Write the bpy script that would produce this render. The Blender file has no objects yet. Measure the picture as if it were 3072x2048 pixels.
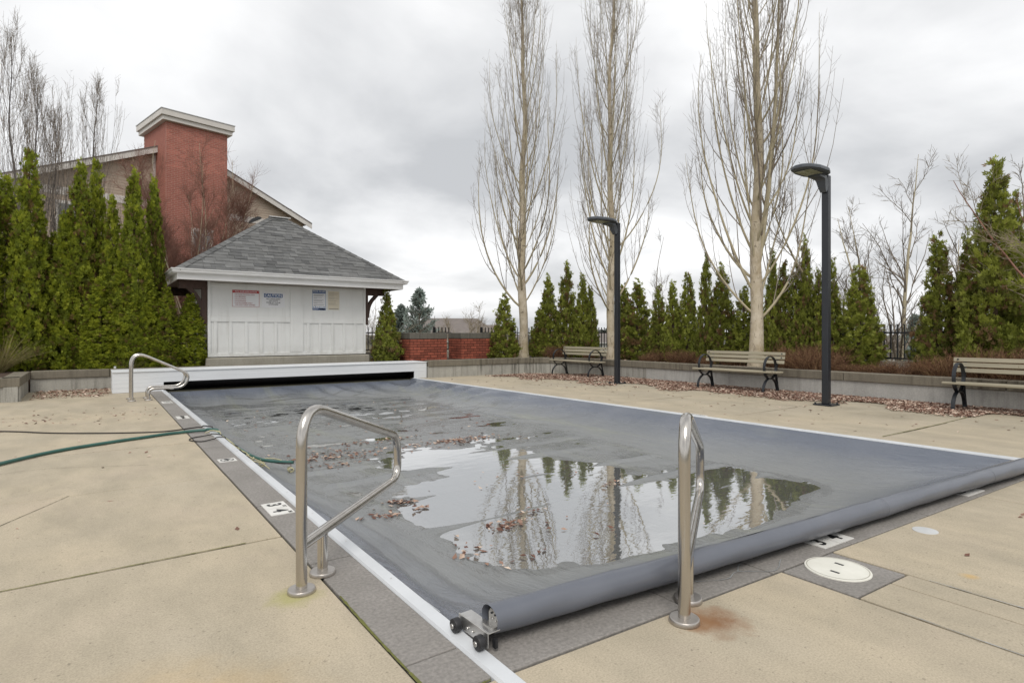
import bpy, math, random
import numpy as np
from mathutils import Vector, Matrix

# ------------------------------------------------------------------ camera, sky, sun, exposure
scene = bpy.context.scene
COL = scene.collection
YAW = math.radians(35.758)            # camera looks this far to the right of the pool's long axis (+Y)
cam_d = bpy.data.cameras.new('camera'); cam = bpy.data.objects.new('camera', cam_d); COL.objects.link(cam)
cam.location = (0, 0, 1.2); cam.rotation_euler = (math.radians(90), 0, -YAW)
cam_d.sensor_width = 36; cam_d.lens = 36 * 1740 / 3072; cam_d.shift_y = -26 / 3072
cam_d.clip_start = 0.05; cam_d.clip_end = 3000
scene.camera = cam
SUN_EL, SUN_AZ = math.radians(54), math.radians(218)   # azimuth clockwise from +Y
world = bpy.data.worlds.new('World'); scene.world = world; world.use_nodes = True
wn, wl = world.node_tree.nodes, world.node_tree.links
wn.clear()
w_out = wn.new('ShaderNodeOutputWorld'); w_bg = wn.new('ShaderNodeBackground'); w_bg.inputs['Strength'].default_value = 0.1
w_sky = wn.new('ShaderNodeTexSky'); w_sky.sky_type = 'NISHITA'; w_sky.sun_disc = False
w_sky.sun_elevation = SUN_EL; w_sky.sun_rotation = SUN_AZ; w_sky.air_density = 1.0; w_sky.dust_density = 3.0
tc = wn.new('ShaderNodeTexCoord'); sep = wn.new('ShaderNodeSeparateXYZ'); wl.new(tc.outputs['Generated'], sep.inputs[0])
def wmath(op, a, b):
    n = wn.new('ShaderNodeMath'); n.operation = op
    for i, v in enumerate((a, b)):
        if isinstance(v, (int, float)): n.inputs[i].default_value = v
        else: wl.new(v, n.inputs[i])
    return n.outputs[0]
zc = wmath('ADD', wmath('MAXIMUM', sep.outputs['Z'], 0.0), 0.22)
cmb = wn.new('ShaderNodeCombineXYZ')
wl.new(wmath('DIVIDE', sep.outputs['X'], zc), cmb.inputs[0]); wl.new(wmath('DIVIDE', sep.outputs['Y'], zc), cmb.inputs[1])
cn = wn.new('ShaderNodeTexNoise'); cn.inputs['Scale'].default_value = 0.95; cn.inputs['Detail'].default_value = 7.0
cn.inputs['Roughness'].default_value = 0.5; cn.inputs['Distortion'].default_value = 0.3; wl.new(cmb.outputs[0], cn.inputs['Vector'])
cr = wn.new('ShaderNodeValToRGB'); wl.new(cn.outputs['Fac'], cr.inputs[0])
cr.color_ramp.elements[0].position = 0.36; cr.color_ramp.elements[0].color = (0.49, 0.50, 0.515, 1)
cr.color_ramp.elements[1].position = 0.63; cr.color_ramp.elements[1].color = (0.91, 0.91, 0.91, 1)
cs = wn.new('ShaderNodeVectorMath'); cs.operation = 'SCALE'; cs.inputs['Scale'].default_value = 10.0; wl.new(cr.outputs[0], cs.inputs[0])
wm = wn.new('ShaderNodeMixRGB'); wm.inputs[0].default_value = 0.95
wl.new(w_sky.outputs[0], wm.inputs[1]); wl.new(cs.outputs[0], wm.inputs[2])
wl.new(wm.outputs[0], w_bg.inputs['Color']); wl.new(w_bg.outputs[0], w_out.inputs['Surface'])
sun_d = bpy.data.lights.new('sun', 'SUN'); sun_d.energy = 1.5; sun_d.angle = math.radians(32); sun_d.color = (1.0, 0.96, 0.9)
sun = bpy.data.objects.new('sun', sun_d); COL.objects.link(sun)
sun.rotation_euler = (math.radians(90) - SUN_EL, 0, math.pi - SUN_AZ)
vs = scene.view_settings; vs.view_transform = 'Standard'; vs.look = 'None'; vs.gamma = 1.0; vs.exposure = 0.33
scene.cycles.max_bounces = 8; scene.cycles.transparent_max_bounces = 12
try: scene.cycles.use_denoising = True
except Exception: pass

# ------------------------------------------------------------------ helpers
def link(o, parent=None):
    COL.objects.link(o)
    if parent is not None: o.parent = parent
    return o
def tag(o, label=None, cat=None, group=None, kind=None):
    if label: o['label'] = label
    if cat: o['category'] = cat
    if group: o['group'] = group
    if kind: o['kind'] = kind
    return o
def thing(name, label, cat, loc=(0, 0, 0), rz=0.0, group=None):
    o = bpy.data.objects.new(name, None); o.empty_display_size = 0.1; link(o)
    o.location = loc; o.rotation_euler = (0, 0, rz)
    return tag(o, label, cat, group)
def meshobj(name, me, parent=None):
    return link(bpy.data.objects.new(name, me), parent)
def copy_tree(o, parent=None):
    c = o.copy(); COL.objects.link(c); c.parent = parent
    for ch in list(o.children): copy_tree(ch, c)
    return c
class MB:
    """collects shapes, built as ONE mesh object"""
    def __init__(s): s.v = []; s.f = []; s.sm = []
    def add(s, v, f, smooth=False):
        n = len(s.v); s.v += [tuple(p) for p in v]
        s.f += [tuple(i + n for i in q) for q in f]; s.sm += [smooth] * len(f); return s
    def box(s, x0, x1, y0, y1, z0, z1, M=None):
        v = [(x0,y0,z0),(x1,y0,z0),(x1,y1,z0),(x0,y1,z0),(x0,y0,z1),(x1,y0,z1),(x1,y1,z1),(x0,y1,z1)]
        if M is not None: v = [tuple(M @ Vector(p)) for p in v]
        return s.add(v, [(0,3,2,1),(4,5,6,7),(0,1,5,4),(1,2,6,5),(2,3,7,6),(3,0,4,7)])
    def prism(s, poly, z0, z1, M=None):
        """poly: ccw (x,y) list extruded in z"""
        n = len(poly)
        v = [(x, y, z0) for x, y in poly] + [(x, y, z1) for x, y in poly]
        if M is not None: v = [tuple(M @ Vector(p)) for p in v]
        f = [tuple(range(n - 1, -1, -1)), tuple(range(n, 2 * n))]
        f += [(i, (i + 1) % n, n + (i + 1) % n, n + i) for i in range(n)]
        return s.add(v, f)
    def tube(s, pts, r, sides=8, closed_caps=True, flat=None):
        """swept round tube; flat=(w,t) sweeps a strap of width w along x instead"""
        P = np.array(pts, float); K = len(P)
        R = np.full(K, r) if np.isscalar(r) else np.array(r, float)
        T = np.gradient(P, axis=0); T /= np.linalg.norm(T, axis=1)[:, None] + 1e-12
        ref = np.array((0.0, 0.0, 1.0)) if abs(T[0][2]) < 0.9 else np.array((1.0, 0.0, 0.0))
        U = np.cross(T[0], ref); U /= np.linalg.norm(U)
        rings = []
        for k in range(K):
            U = U - T[k] * np.dot(U, T[k]); U /= np.linalg.norm(U); W = np.cross(T[k], U)
            a = np.arange(sides) * 2 * math.pi / sides
            rings.append(P[k] + R[k] * (np.cos(a)[:, None] * U + np.sin(a)[:, None] * W))
        v = np.concatenate(rings); f = []
        for k in range(K - 1):
            for j in range(sides):
                j2 = (j + 1) % sides
                f.append((k*sides+j, k*sides+j2, (k+1)*sides+j2, (k+1)*sides+j))
        s.add(v, f, True)
        if closed_caps:
            n = len(s.v)
            s.add(rings[0], [tuple(range(sides - 1, -1, -1))]); s.add(rings[-1], [tuple(range(sides))])
        return s
    def strap(s, pts, w, t, x0):
        """flat strap following (y,z) points, w wide along x from x0"""
        P = np.array(pts, float); T = np.gradient(P, axis=0); T /= np.linalg.norm(T, axis=1)[:, None] + 1e-12
        N = np.stack([-T[:, 1], T[:, 0]], 1) * t / 2
        v = []
        for p, n in zip(P, N):
            a, b = p + n, p - n
            v += [(x0, *a), (x0 + w, *a), (x0 + w, *b), (x0, *b)]
        f = []
        for k in range(len(P) - 1):
            for j in range(4):
                j2 = (j + 1) % 4; f.append((k*4+j, k*4+j2, (k+1)*4+j2, (k+1)*4+j))
        f += [(3, 2, 1, 0), tuple(4*(len(P)-1)+i for i in range(4))]
        return s.add(v, f)
    def cyl(s, c, axis, r, h, sides=16, r2=None):
        c = Vector(c); axis = Vector(axis).normalized(); r2 = r if r2 is None else r2
        q = axis.to_track_quat('Z', 'Y').to_matrix()
        a = [q @ Vector((r*math.cos(2*math.pi*i/sides), r*math.sin(2*math.pi*i/sides), 0)) + c for i in range(sides)]
        b = [q @ Vector((r2*math.cos(2*math.pi*i/sides), r2*math.sin(2*math.pi*i/sides), h)) + c for i in range(sides)]
        f = [tuple(range(sides-1, -1, -1)), tuple(range(sides, 2*sides))]
        s.add(a + b, f); n = len(s.v) - 2*sides
        s.f += [(n+i, n+(i+1) % sides, n+sides+(i+1) % sides, n+sides+i) for i in range(sides)]; s.sm += [True] * sides
        return s
    def mesh(s, name, mat):
        me = bpy.data.meshes.new(name); me.from_pydata(s.v, [], s.f); me.materials.append(mat)
        me.polygons.foreach_set('use_smooth', s.sm); me.update(); return me
    def build(s, name, mat, parent=None, bevel=0.0):
        o = meshobj(name, s.mesh(name, mat), parent)
        if bevel:
            b = o.modifiers.new('bevel', 'BEVEL'); b.width = bevel; b.segments = 2; b.limit_method = 'ANGLE'
        return o
def bx(name, mat, parent, x0, x1, y0, y1, z0, z1, bevel=0.0):
    return MB().box(x0, x1, y0, y1, z0, z1).build(name, mat, parent, bevel)
def np_mesh(name, V, F, mat, smooth=False, tint=None):
    """V (n,3), F (m,3|4) arrays"""
    me = bpy.data.meshes.new(name); V = np.ascontiguousarray(V, np.float32); F = np.ascontiguousarray(F, np.int32)
    k = F.shape[1]
    me.vertices.add(len(V)); me.vertices.foreach_set('co', V.ravel())
    me.loops.add(F.size); me.loops.foreach_set('vertex_index', F.ravel())
    me.polygons.add(len(F)); me.polygons.foreach_set('loop_start', np.arange(len(F), dtype=np.int32) * k)
    me.polygons.foreach_set('use_smooth', np.full(len(F), smooth))
    if tint is not None:
        at = me.attributes.new('tint', 'FLOAT', 'POINT'); at.data.foreach_set('value', np.ascontiguousarray(tint, np.float32))
    me.materials.append(mat); me.update(calc_edges=True); return me
def bez(pts, n=10):
    """Catmull-Rom through the points"""
    P = [np.array(p, float) for p in pts]; P = [2*P[0]-P[1]] + P + [2*P[-1]-P[-2]]; out = []
    for i in range(1, len(P) - 2):
        for k in range(n):
            t = k / n; a, b, c, d = P[i-1], P[i], P[i+1], P[i+2]
            out.append(0.5*((2*b) + (-a+c)*t + (2*a-5*b+4*c-d)*t*t + (-a+3*b-3*c+d)*t**3))
    out.append(P[-2]); return out
def rounded(pts, rad, n=6):
    """polyline with its corners rounded"""
    P = [np.array(p, float) for p in pts]; out = [P[0]]
    for i in range(1, len(P) - 1):
        a, b, c = P[i-1], P[i], P[i+1]; r = rad[i-1] if isinstance(rad, (list, tuple)) else rad
        u = (a-b); lu = np.linalg.norm(u); w = (c-b); lw = np.linalg.norm(w); r = min(r, lu*0.49, lw*0.49)
        p0 = b + u/lu*r; p1 = b + w/lw*r
        for k in range(n + 1):
            t = k / n; out.append((1-t)**2*p0 + 2*t*(1-t)*b + t*t*p1)
    out.append(P[-1]); return out

# ------------------------------------------------------------------ materials
def new_mat(name):
    m = bpy.data.materials.new(name); m.use_nodes = True
    nt = m.node_tree; return m, nt.nodes, nt.links, nt.nodes['Principled BSDF']
class NT:
    def __init__(s, n, l): s.n, s.l = n, l
    def coord(s, what='Object', scale=None):
        t = s.n.new('ShaderNodeTexCoord').outputs[what]
        if scale is None: return t
        mp = s.n.new('ShaderNodeMapping'); mp.inputs['Scale'].default_value = scale; s.l.new(t, mp.inputs[0]); return mp.outputs[0]
    def noise(s, vec, scale, detail=4, rough=0.55, dist=0.0):
        t = s.n.new('ShaderNodeTexNoise'); t.inputs['Scale'].default_value = scale; t.inputs['Detail'].default_value = detail
        t.inputs['Roughness'].default_value = rough; t.inputs['Distortion'].default_value = dist; s.l.new(vec, t.inputs['Vector']); return t.outputs['Fac']
    def ramp(s, fac, stops):
        r = s.n.new('ShaderNodeValToRGB'); e = r.color_ramp.elements
        while len(e) < len(stops): e.new(0.5)
        for i, (p, c) in enumerate(stops):
            e[i].position = p; e[i].color = (c, c, c, 1) if isinstance(c, (int, float)) else (*c, 1)
        s.l.new(fac, r.inputs[0]); return r.outputs[0]
    def mix(s, fac, a, b, mode='MIX'):
        m = s.n.new('ShaderNodeMixRGB'); m.blend_type = mode
        for i, v in enumerate((fac, a, b)):
            if isinstance(v, (int, float)): m.inputs[i].default_value = v if i == 0 else (v, v, v, 1)
            elif isinstance(v, tuple): m.inputs[i].default_value = (*v, 1)
            else: s.l.new(v, m.inputs[i])
        return m.outputs[0]
    def math(s, op, a, b=0.0):
        m = s.n.new('ShaderNodeMath'); m.operation = op
        for i, v in enumerate((a, b)):
            if isinstance(v, (int, float)): m.inputs[i].default_value = v
            else: s.l.new(v, m.inputs[i])
        return m.outputs[0]
    def bump(s, h, strength, dist=0.01):
        b = s.n.new('ShaderNodeBump'); b.inputs['Strength'].default_value = strength; b.inputs['Distance'].default_value = dist
        s.l.new(h, b.inputs['Height']); return b.outputs[0]
    def dist(s, vec, p):
        d = s.n.new('ShaderNodeVectorMath'); d.operation = 'DISTANCE'; s.l.new(vec, d.inputs[0]); d.inputs[1].default_value = p; return d.outputs['Value']
def mat(name, c1, c2=None, scale=8.0, rough=0.6, metal=0.0, bump=0.0, bscale=None, stretch=(1,1,1), spec=0.5, vary=0.0, fine=0.0):
    m, n, l, p = new_mat(name); t = NT(n, l); v = t.coord('Object', stretch)
    c2 = c2 or tuple(x * 0.8 for x in c1)
    f = t.noise(v, scale); col = t.mix(t.ramp(f, [(0.3, 0.0), (0.7, 1.0)]), c2, c1)
    if fine:
        g = t.noise(v, scale * 25, 2); col = t.mix(fine, col, t.ramp(g, [(0.3, 0.35), (0.7, 1.0)]), 'MULTIPLY')
    if vary:
        oi = n.new('ShaderNodeObjectInfo'); col = t.mix(1.0, col, t.ramp(oi.outputs['Random'], [(0.0, 1 - vary), (1.0, 1.0)]), 'MULTIPLY')
    l.new(col, p.inputs['Base Color']); p.inputs['Roughness'].default_value = rough; p.inputs['Metallic'].default_value = metal
    p.inputs['Specular IOR Level'].default_value = spec
    if bump: l.new(t.bump(t.noise(v, bscale or scale * 6, 5), bump), p.inputs['Normal'])
    return m
def deck_material():
    m, n, l, p = new_mat('tan deck concrete'); t = NT(n, l); v = t.coord('Object')
    vs_ = t.coord('Object', (1.0, 0.45, 1.0))
    big = t.ramp(t.noise(v, 0.55, 3), [(0.35, 0.0), (0.68, 1.0)])
    col = t.mix(big, (0.50, 0.425, 0.308), (0.44, 0.385, 0.295))
    mid = t.ramp(t.noise(vs_, 3.2, 6, 0.62), [(0.38, 0.0), (0.70, 1.0)])
    col = t.mix(t.math('MULTIPLY', mid, 0.75), col, (0.335, 0.295, 0.22))
    pink = t.ramp(t.noise(v, 1.3, 4), [(0.52, 0.0), (0.75, 1.0)])
    col = t.mix(t.math('MULTIPLY', pink, 0.45), col, (0.455, 0.38, 0.30))
    sp = t.ramp(t.noise(v, 130, 3, 0.7), [(0.3, 0.68), (0.62, 1.06)])
    col = t.mix(0.8, col, sp, 'MULTIPLY')
    pit = t.ramp(t.noise(v, 46, 2, 0.5), [(0.27, 0.55), (0.34, 1.0)])
    col = t.mix(0.75, col, pit, 'MULTIPLY')
    dk = t.ramp(t.noise(t.coord('Object', (1.0, 0.6, 1.0)), 1.1, 7, 0.68, 0.4), [(0.50, 0.0), (0.70, 1.0)]); col = t.mix(t.math('MULTIPLY', dk, 0.6), col, (0.31, 0.27, 0.205))
    # rust bleeding from one rail foot, moss at another, an ochre smear
    ns = t.noise(v, 9, 5, 0.6)
    def spot(pt, r0, r1, c, amt, wob=0.25):
        nonlocal col
        d = t.math('ADD', t.dist(v, pt), t.math('MULTIPLY', t.math('SUBTRACT', ns, 0.5), wob))
        k = t.math('MULTIPLY', t.ramp(d, [(r0, 1.0), (r1, 0.0)]), amt); col = t.mix(k, col, c)
    spot((2.09, 1.475, 0), 0.02, 0.17, (0.20, 0.09, 0.035), 0.85, 0.3)
    spot((2.03, 1.51, 0), 0.06, 0.10, (0.24, 0.12, 0.05), 0.55, 0.1)
    spot((0.735, 2.72, 0), 0.03, 0.14, (0.30, 0.30, 0.07), 0.55, 0.2)
    for q in ((0.28, 2.12, 0), (0.15, 2.25, 0), (0.42, 2.0, 0)): spot(q, 0.02, 0.30, (0.55, 0.38, 0.17), 0.22)
    for q in ((3.55, 0.62, 0), (4.35, 0.75, 0), (4.1, 0.62, 0), (3.5, 1.0, 0)): spot(q, 0.005, 0.05, (0.55, 0.33, 0.08), 0.5, 0.08)
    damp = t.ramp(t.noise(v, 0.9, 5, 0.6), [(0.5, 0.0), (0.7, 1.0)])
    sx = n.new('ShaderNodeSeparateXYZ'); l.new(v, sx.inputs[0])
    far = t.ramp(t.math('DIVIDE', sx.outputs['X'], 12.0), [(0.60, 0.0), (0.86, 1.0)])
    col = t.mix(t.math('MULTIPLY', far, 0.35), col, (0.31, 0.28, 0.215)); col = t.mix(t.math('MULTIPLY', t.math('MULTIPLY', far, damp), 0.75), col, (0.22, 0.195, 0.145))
    l.new(col, p.inputs['Base Color']); p.inputs['Roughness'].default_value = 0.75; p.inputs['Specular IOR Level'].default_value = 0.3
    l.new(t.bump(t.noise(v, 150, 4, 0.7), 0.18, 0.004), p.inputs['Normal']); return m
def wall_material(name, c, streak, dark=(0.06, 0.055, 0.045)):
    """cast concrete with dark vertical run-off streaks"""
    m, n, l, p = new_mat(name); t = NT(n, l); v = t.coord('Object')
    f = t.ramp(t.noise(v, 2.2, 6, 0.6), [(0.3, 0.0), (0.7, 1.0)]); col = t.mix(f, tuple(x * 0.78 for x in c), c)
    sv = t.coord('Object', (7.0, 7.0, 0.5)); s1 = t.ramp(t.noise(sv, 1.6, 5, 0.65), [(0.46, 0.0), (0.66, 1.0)])
    area = t.ramp(t.noise(v, 0.5, 2), [(0.4, 0.25), (0.65, 1.0)])
    col = t.mix(t.math('MULTIPLY', t.math('MULTIPLY', s1, area), streak), col, dark)
    g = t.ramp(t.noise(v, 60, 3, 0.7), [(0.3, 0.72), (0.65, 1.05)]); col = t.mix(0.8, col, g, 'MULTIPLY')
    l.new(col, p.inputs['Base Color']); p.inputs['Roughness'].default_value = 0.85
    l.new(t.bump(t.noise(v, 45, 4, 0.7), 0.4, 0.006), p.inputs['Normal']); return m
def cover_material():
    m, n, l, p = new_mat('grey vinyl cover'); t = NT(n, l); v = t.coord('Object')
    sx = n.new('ShaderNodeSeparateXYZ'); l.new(v, sx.inputs[0])
    f = t.ramp(t.noise(v, 1.6, 5), [(0.3, 0.0), (0.7, 1.0)]); col = t.mix(f, (0.112, 0.127, 0.158), (0.142, 0.156, 0.186))
    # silt settled in the hollow
    zz = t.math('ADD', t.math('MULTIPLY', sx.outputs['Z'], 0.667), t.math('MULTIPLY', t.math('SUBTRACT', t.noise(v, 3.0, 5), 0.5), 0.06))
    silt = t.ramp(t.math('MULTIPLY', zz, -4.0), [(0.25, 0.0), (0.78, 1.0)])
    col = t.mix(t.math('MULTIPLY', silt, 0.8), col, (0.222, 0.227, 0.220))
    st = t.coord('Object', (0.55, 3.4, 1.0))
    far = t.ramp(t.math('DIVIDE', sx.outputs['Y'], 14.0), [(0.42, 0.0), (0.55, 1.0), (0.84, 1.0), (0.9, 0.0)])
    wet = t.math('MULTIPLY', t.math('MULTIPLY', t.ramp(t.noise(st, 1.05, 6, 0.62, 0.6), [(0.53, 0.0), (0.575, 1.0)]), silt), far)
    col = t.mix(t.math('MULTIPLY', wet, 0.7), col, (0.105, 0.105, 0.095))
    grit = t.ramp(t.noise(v, 70, 3, 0.7), [(0.27, 0.6), (0.36, 1.0)]); col = t.mix(t.math('MULTIPLY', silt, 0.6), col, t.mix(1.0, col, grit, 'MULTIPLY'))
    shn = t.math('ADD', sx.outputs['Z'], t.math('MULTIPLY', t.math('SUBTRACT', t.noise(v, 7.0, 4), 0.5), 0.012))
    shore = t.ramp(t.math('MULTIPLY', t.math('ADD', shn, 0.30), 40.0), [(0.08, 1.0), (0.30, 0.0)])
    col = t.mix(t.math('MULTIPLY', shore, 0.45), col, (0.115, 0.118, 0.112))
    gl = t.ramp(t.noise(t.coord('Object', (2.4, 0.35, 1)), 1.2, 5), [(0.56, 0.0), (0.72, 1.0)])
    col = t.mix(t.math('MULTIPLY', gl, 0.3), col, (0.26, 0.27, 0.19))
    l.new(col, p.inputs['Base Color'])
    l.new(t.mix(t.math('MAXIMUM', wet, shore), t.mix(silt, 0.22, 0.40), 0.13), p.inputs['Roughness']); p.inputs['Specular IOR Level'].default_value = 0.5
    l.new(t.bump(t.noise(t.coord('Object', (3.2, 0.8, 1)), 3.0, 5, 0.6, 1.2), 0.6, 0.03), p.inputs['Normal']); return m
def water_material():
    m, n, l, p = new_mat('puddle water'); n.remove(p); t = NT(n, l); v = t.coord('Object', (1.0, 2.2, 1.0))
    out = n['Material Output']; tr = n.new('ShaderNodeBsdfTransparent'); gl = n.new('ShaderNodeBsdfGlossy'); l.new(t.ramp(t.noise(t.coord('Object'), 1.7, 5, 0.65), [(0.5, 0.008), (0.72, 0.06)]), gl.inputs['Roughness'])
    tr.inputs['Color'].default_value = (0.95, 0.95, 0.94, 1); df = n.new('ShaderNodeBsdfDiffuse'); df.inputs['Color'].default_value = (0.27, 0.275, 0.265, 1); murk = n.new('ShaderNodeMixShader'); murk.inputs[0].default_value = 0.3
    l.new(tr.outputs[0], murk.inputs[1]); l.new(df.outputs[0], murk.inputs[2])
    gl.inputs['Color'].default_value = (1, 1, 1, 1)
    fr = n.new('ShaderNodeLayerWeight'); fr.inputs['Blend'].default_value = 0.5
    bp = t.bump(t.noise(v, 4.0, 3, 0.5), 0.11, 0.012); l.new(bp, gl.inputs['Normal']); l.new(bp, fr.inputs['Normal'])
    geo = n.new('ShaderNodeNewGeometry'); fac = t.math('MULTIPLY', t.math('POWER', fr.outputs['Facing'], 1.35), t.math('SUBTRACT', 1.0, geo.outputs['Backfacing']))
    mx = n.new('ShaderNodeMixShader'); l.new(fac, mx.inputs[0]); l.new(murk.outputs[0], mx.inputs[1]); l.new(gl.outputs[0], mx.inputs[2])
    l.new(mx.outputs[0], out.inputs['Surface']); return m
def leaf_material(name, stops, rough=0.6, clump=2.2, sub=True):
    m, n, l, p = new_mat(name); t = NT(n, l); a = n.new('ShaderNodeAttribute'); a.attribute_name = 'tint'
    cl = t.noise(t.coord('Object'), clump, 3); f = t.math('ADD', t.math('MULTIPLY', a.outputs['Fac'], 0.72), t.math('MULTIPLY', cl, 0.28))
    oi = n.new('ShaderNodeObjectInfo'); f = t.math('ADD', f, t.math('MULTIPLY', t.math('SUBTRACT', oi.outputs['Random'], 0.5), 0.14))
    col = t.ramp(f, stops); l.new(col, p.inputs['Base Color']); p.inputs['Roughness'].default_value = rough; p.inputs['Specular IOR Level'].default_value = 0.25
    if sub:
        tl = n.new('ShaderNodeBsdfTranslucent'); l.new(col, tl.inputs['Color']); mx = n.new('ShaderNodeMixShader'); mx.inputs[0].default_value = 0.4
        l.new(p.outputs[0], mx.inputs[1]); l.new(tl.outputs[0], mx.inputs[2]); l.new(mx.outputs[0], n['Material Output'].inputs['Surface'])
    return m
M = {}
M['deck'] = deck_material()
M['joint'] = mat('mossy slab joint', (0.07, 0.065, 0.03), (0.03, 0.028, 0.02), 3.0, 0.95)
M['coping'] = mat('grey aggregate coping', (0.30, 0.28, 0.26), (0.24, 0.225, 0.205), 2.5, 0.8, bump=0.35, bscale=160, fine=0.5)
M['basin'] = mat('pale pool plaster', (0.35, 0.45, 0.5), None, 2, 0.7)
M['cover'] = cover_material()
M['water'] = water_material()
M['alu'] = mat('white coated aluminium', (0.66, 0.68, 0.70), (0.56, 0.58, 0.60), 3, 0.38, 0.15, bump=0.03)
M['metal'] = mat('brushed aluminium', (0.62, 0.61, 0.59), (0.48, 0.47, 0.45), 30, 0.32, 0.9)
M['steel'] = mat('polished stainless steel', (0.60, 0.575, 0.54), (0.50, 0.47, 0.43), 3, 0.2, 1.0, stretch=(6, 6, 0.7))
M['satin'] = mat('satin steel', (0.52, 0.49, 0.455), (0.42, 0.39, 0.36), 12, 0.38, 0.9)
M['rubber'] = mat('black rubber', (0.018, 0.018, 0.02), None, 20, 0.5)
M['black'] = mat('black gap', (0.008, 0.008, 0.009), None, 5, 0.8)
M['tile'] = mat('white ceramic tile', (0.72, 0.71, 0.68), (0.62, 0.61, 0.57), 12, 0.35)
M['ink'] = mat('black glaze', (0.015, 0.015, 0.016), None, 5, 0.4)
M['white'] = mat('white painted board', (0.64, 0.645, 0.63), (0.58, 0.585, 0.57), 1.6, 0.5, bump=0.03, stretch=(1, 1, 3))
def white_wall():
    m, n, l, p = new_mat('white painted board'); t = NT(n, l); v = t.coord('Object'); sx = n.new('ShaderNodeSeparateXYZ'); l.new(v, sx.inputs[0])
    col = t.mix(t.ramp(t.noise(v, 1.6, 5), [(0.35, 0.0), (0.7, 1.0)]), (0.70, 0.705, 0.69), (0.64, 0.645, 0.63))
    drip = t.ramp(t.noise(t.coord('Object', (5, 1, 0.35)), 1.5, 6, 0.65), [(0.54, 0.0), (0.74, 1.0)]); col = t.mix(t.math('MULTIPLY', drip, 0.35), col, (0.43, 0.42, 0.38))
    low = t.math('MULTIPLY', t.ramp(sx.outputs['Z'], [(0.24, 1.0), (0.55, 0.0)]), t.ramp(t.noise(v, 6, 5, 0.7), [(0.4, 0.0), (0.7, 1.0)])); col = t.mix(t.math('MULTIPLY', low, 0.5), col, (0.40, 0.385, 0.33))
    l.new(col, p.inputs['Base Color']); p.inputs['Roughness'].default_value = 0.5; return m
M['white'] = white_wall()
M['whiteb'] = mat('white siding board', (0.70, 0.72, 0.74), (0.62, 0.64, 0.66), 2.0, 0.5, bump=0.05, stretch=(0.4, 1, 8))
M['gutter'] = mat('white gutter paint', (0.74, 0.74, 0.74), (0.66, 0.66, 0.65), 4, 0.35, stretch=(0.5, 1, 3))
M['brown'] = mat('dark brown timber', (0.085, 0.045, 0.032), (0.045, 0.025, 0.019), 3, 0.6, stretch=(6, 6, 1), bump=0.2)
M['soffit'] = mat('brown soffit wood', (0.16, 0.095, 0.055), (0.09, 0.055, 0.035), 3, 0.65, stretch=(1, 8, 1))
M['shingle'] = mat('grey asphalt shingle', (0.185, 0.186, 0.183), (0.145, 0.147, 0.145), 6, 0.9, bump=0.5, bscale=120, vary=0.25, fine=0.4)
M['roofbase'] = mat('roof felt', (0.03, 0.03, 0.032), None, 6, 0.95)
M['vent'] = mat('black plastic vent', (0.03, 0.03, 0.032), None, 6, 0.5)
M['wall'] = wall_material('weathered grey concrete', (0.43, 0.415, 0.37), 0.85)
M['wallclean'] = wall_material('clean grey concrete', (0.47, 0.46, 0.43), 0.3)
M['cap'] = wall_material('stained concrete cap', (0.215, 0.19, 0.145), 0.85, (0.06, 0.052, 0.035))
M['plinth'] = wall_material('rough cast plinth', (0.37, 0.345, 0.285), 0.25, (0.16, 0.14, 0.10))
M['piercap'] = wall_material('dark stained pier cap', (0.16, 0.15, 0.125), 0.8, (0.04, 0.035, 0.03))
M['brick'] = mat('red brick', (0.42, 0.115, 0.066), (0.29, 0.075, 0.045), 9, 0.85, bump=0.3, vary=0.45)
M['mortar'] = mat('dark mortar', (0.035, 0.024, 0.02), (0.022, 0.017, 0.015), 8, 0.95)
M['brickfar'] = mat('pale red brick', (0.53, 0.20, 0.145), (0.42, 0.15, 0.11), 5, 0.8, vary=0.3)
M['mortarfar'] = mat('light mortar', (0.56, 0.44, 0.38), (0.48, 0.38, 0.33), 8, 0.95)
M['siding'] = mat('tan lap siding', (0.50, 0.405, 0.315), (0.45, 0.365, 0.285), 2, 0.7, vary=0.12)
M['trim'] = mat('off white trim', (0.68, 0.65, 0.61), (0.60, 0.57, 0.53), 2, 0.6)
M['glass'] = mat('window glass', (0.16, 0.19, 0.19), None, 2, 0.08, spec=0.8)
M['soil'] = mat('bark mulch soil', (0.085, 0.05, 0.032), (0.04, 0.025, 0.018), 14, 0.95, bump=0.8, bscale=50)
M['ground'] = mat('grassy ground', (0.09, 0.10, 0.05), (0.12, 0.10, 0.07), 0.15, 0.95)
M['slat'] = mat('weathered bench wood', (0.40, 0.36, 0.265), (0.30, 0.27, 0.195), 2.5, 0.7, stretch=(0.6, 9, 9), bump=0.15, vary=0.18)
M['iron'] = mat('black painted iron', (0.016, 0.019, 0.024), (0.010, 0.012, 0.015), 6, 0.38)
M['lamp'] = mat('charcoal lamp paint', (0.020, 0.023, 0.029), (0.015, 0.017, 0.022), 3, 0.3)
M['lamphead'] = mat('grey lamp casting', (0.085, 0.095, 0.11), (0.06, 0.068, 0.08), 3, 0.4)
M['lens'] = mat('unlit lamp lens', (0.42, 0.44, 0.36), (0.22, 0.23, 0.15), 14, 0.25)
M['fence'] = mat('black fence paint', (0.012, 0.013, 0.016), None, 6, 0.4)
M['hose'] = mat('green hose', (0.035, 0.115, 0.095), (0.025, 0.085, 0.07), 10, 0.4)
M['cord'] = mat('black cord', (0.018, 0.014, 0.012), None, 10, 0.5)
M['rope'] = mat('pale yellow rope', (0.50, 0.47, 0.30), (0.36, 0.33, 0.2), 60, 0.8)
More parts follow.
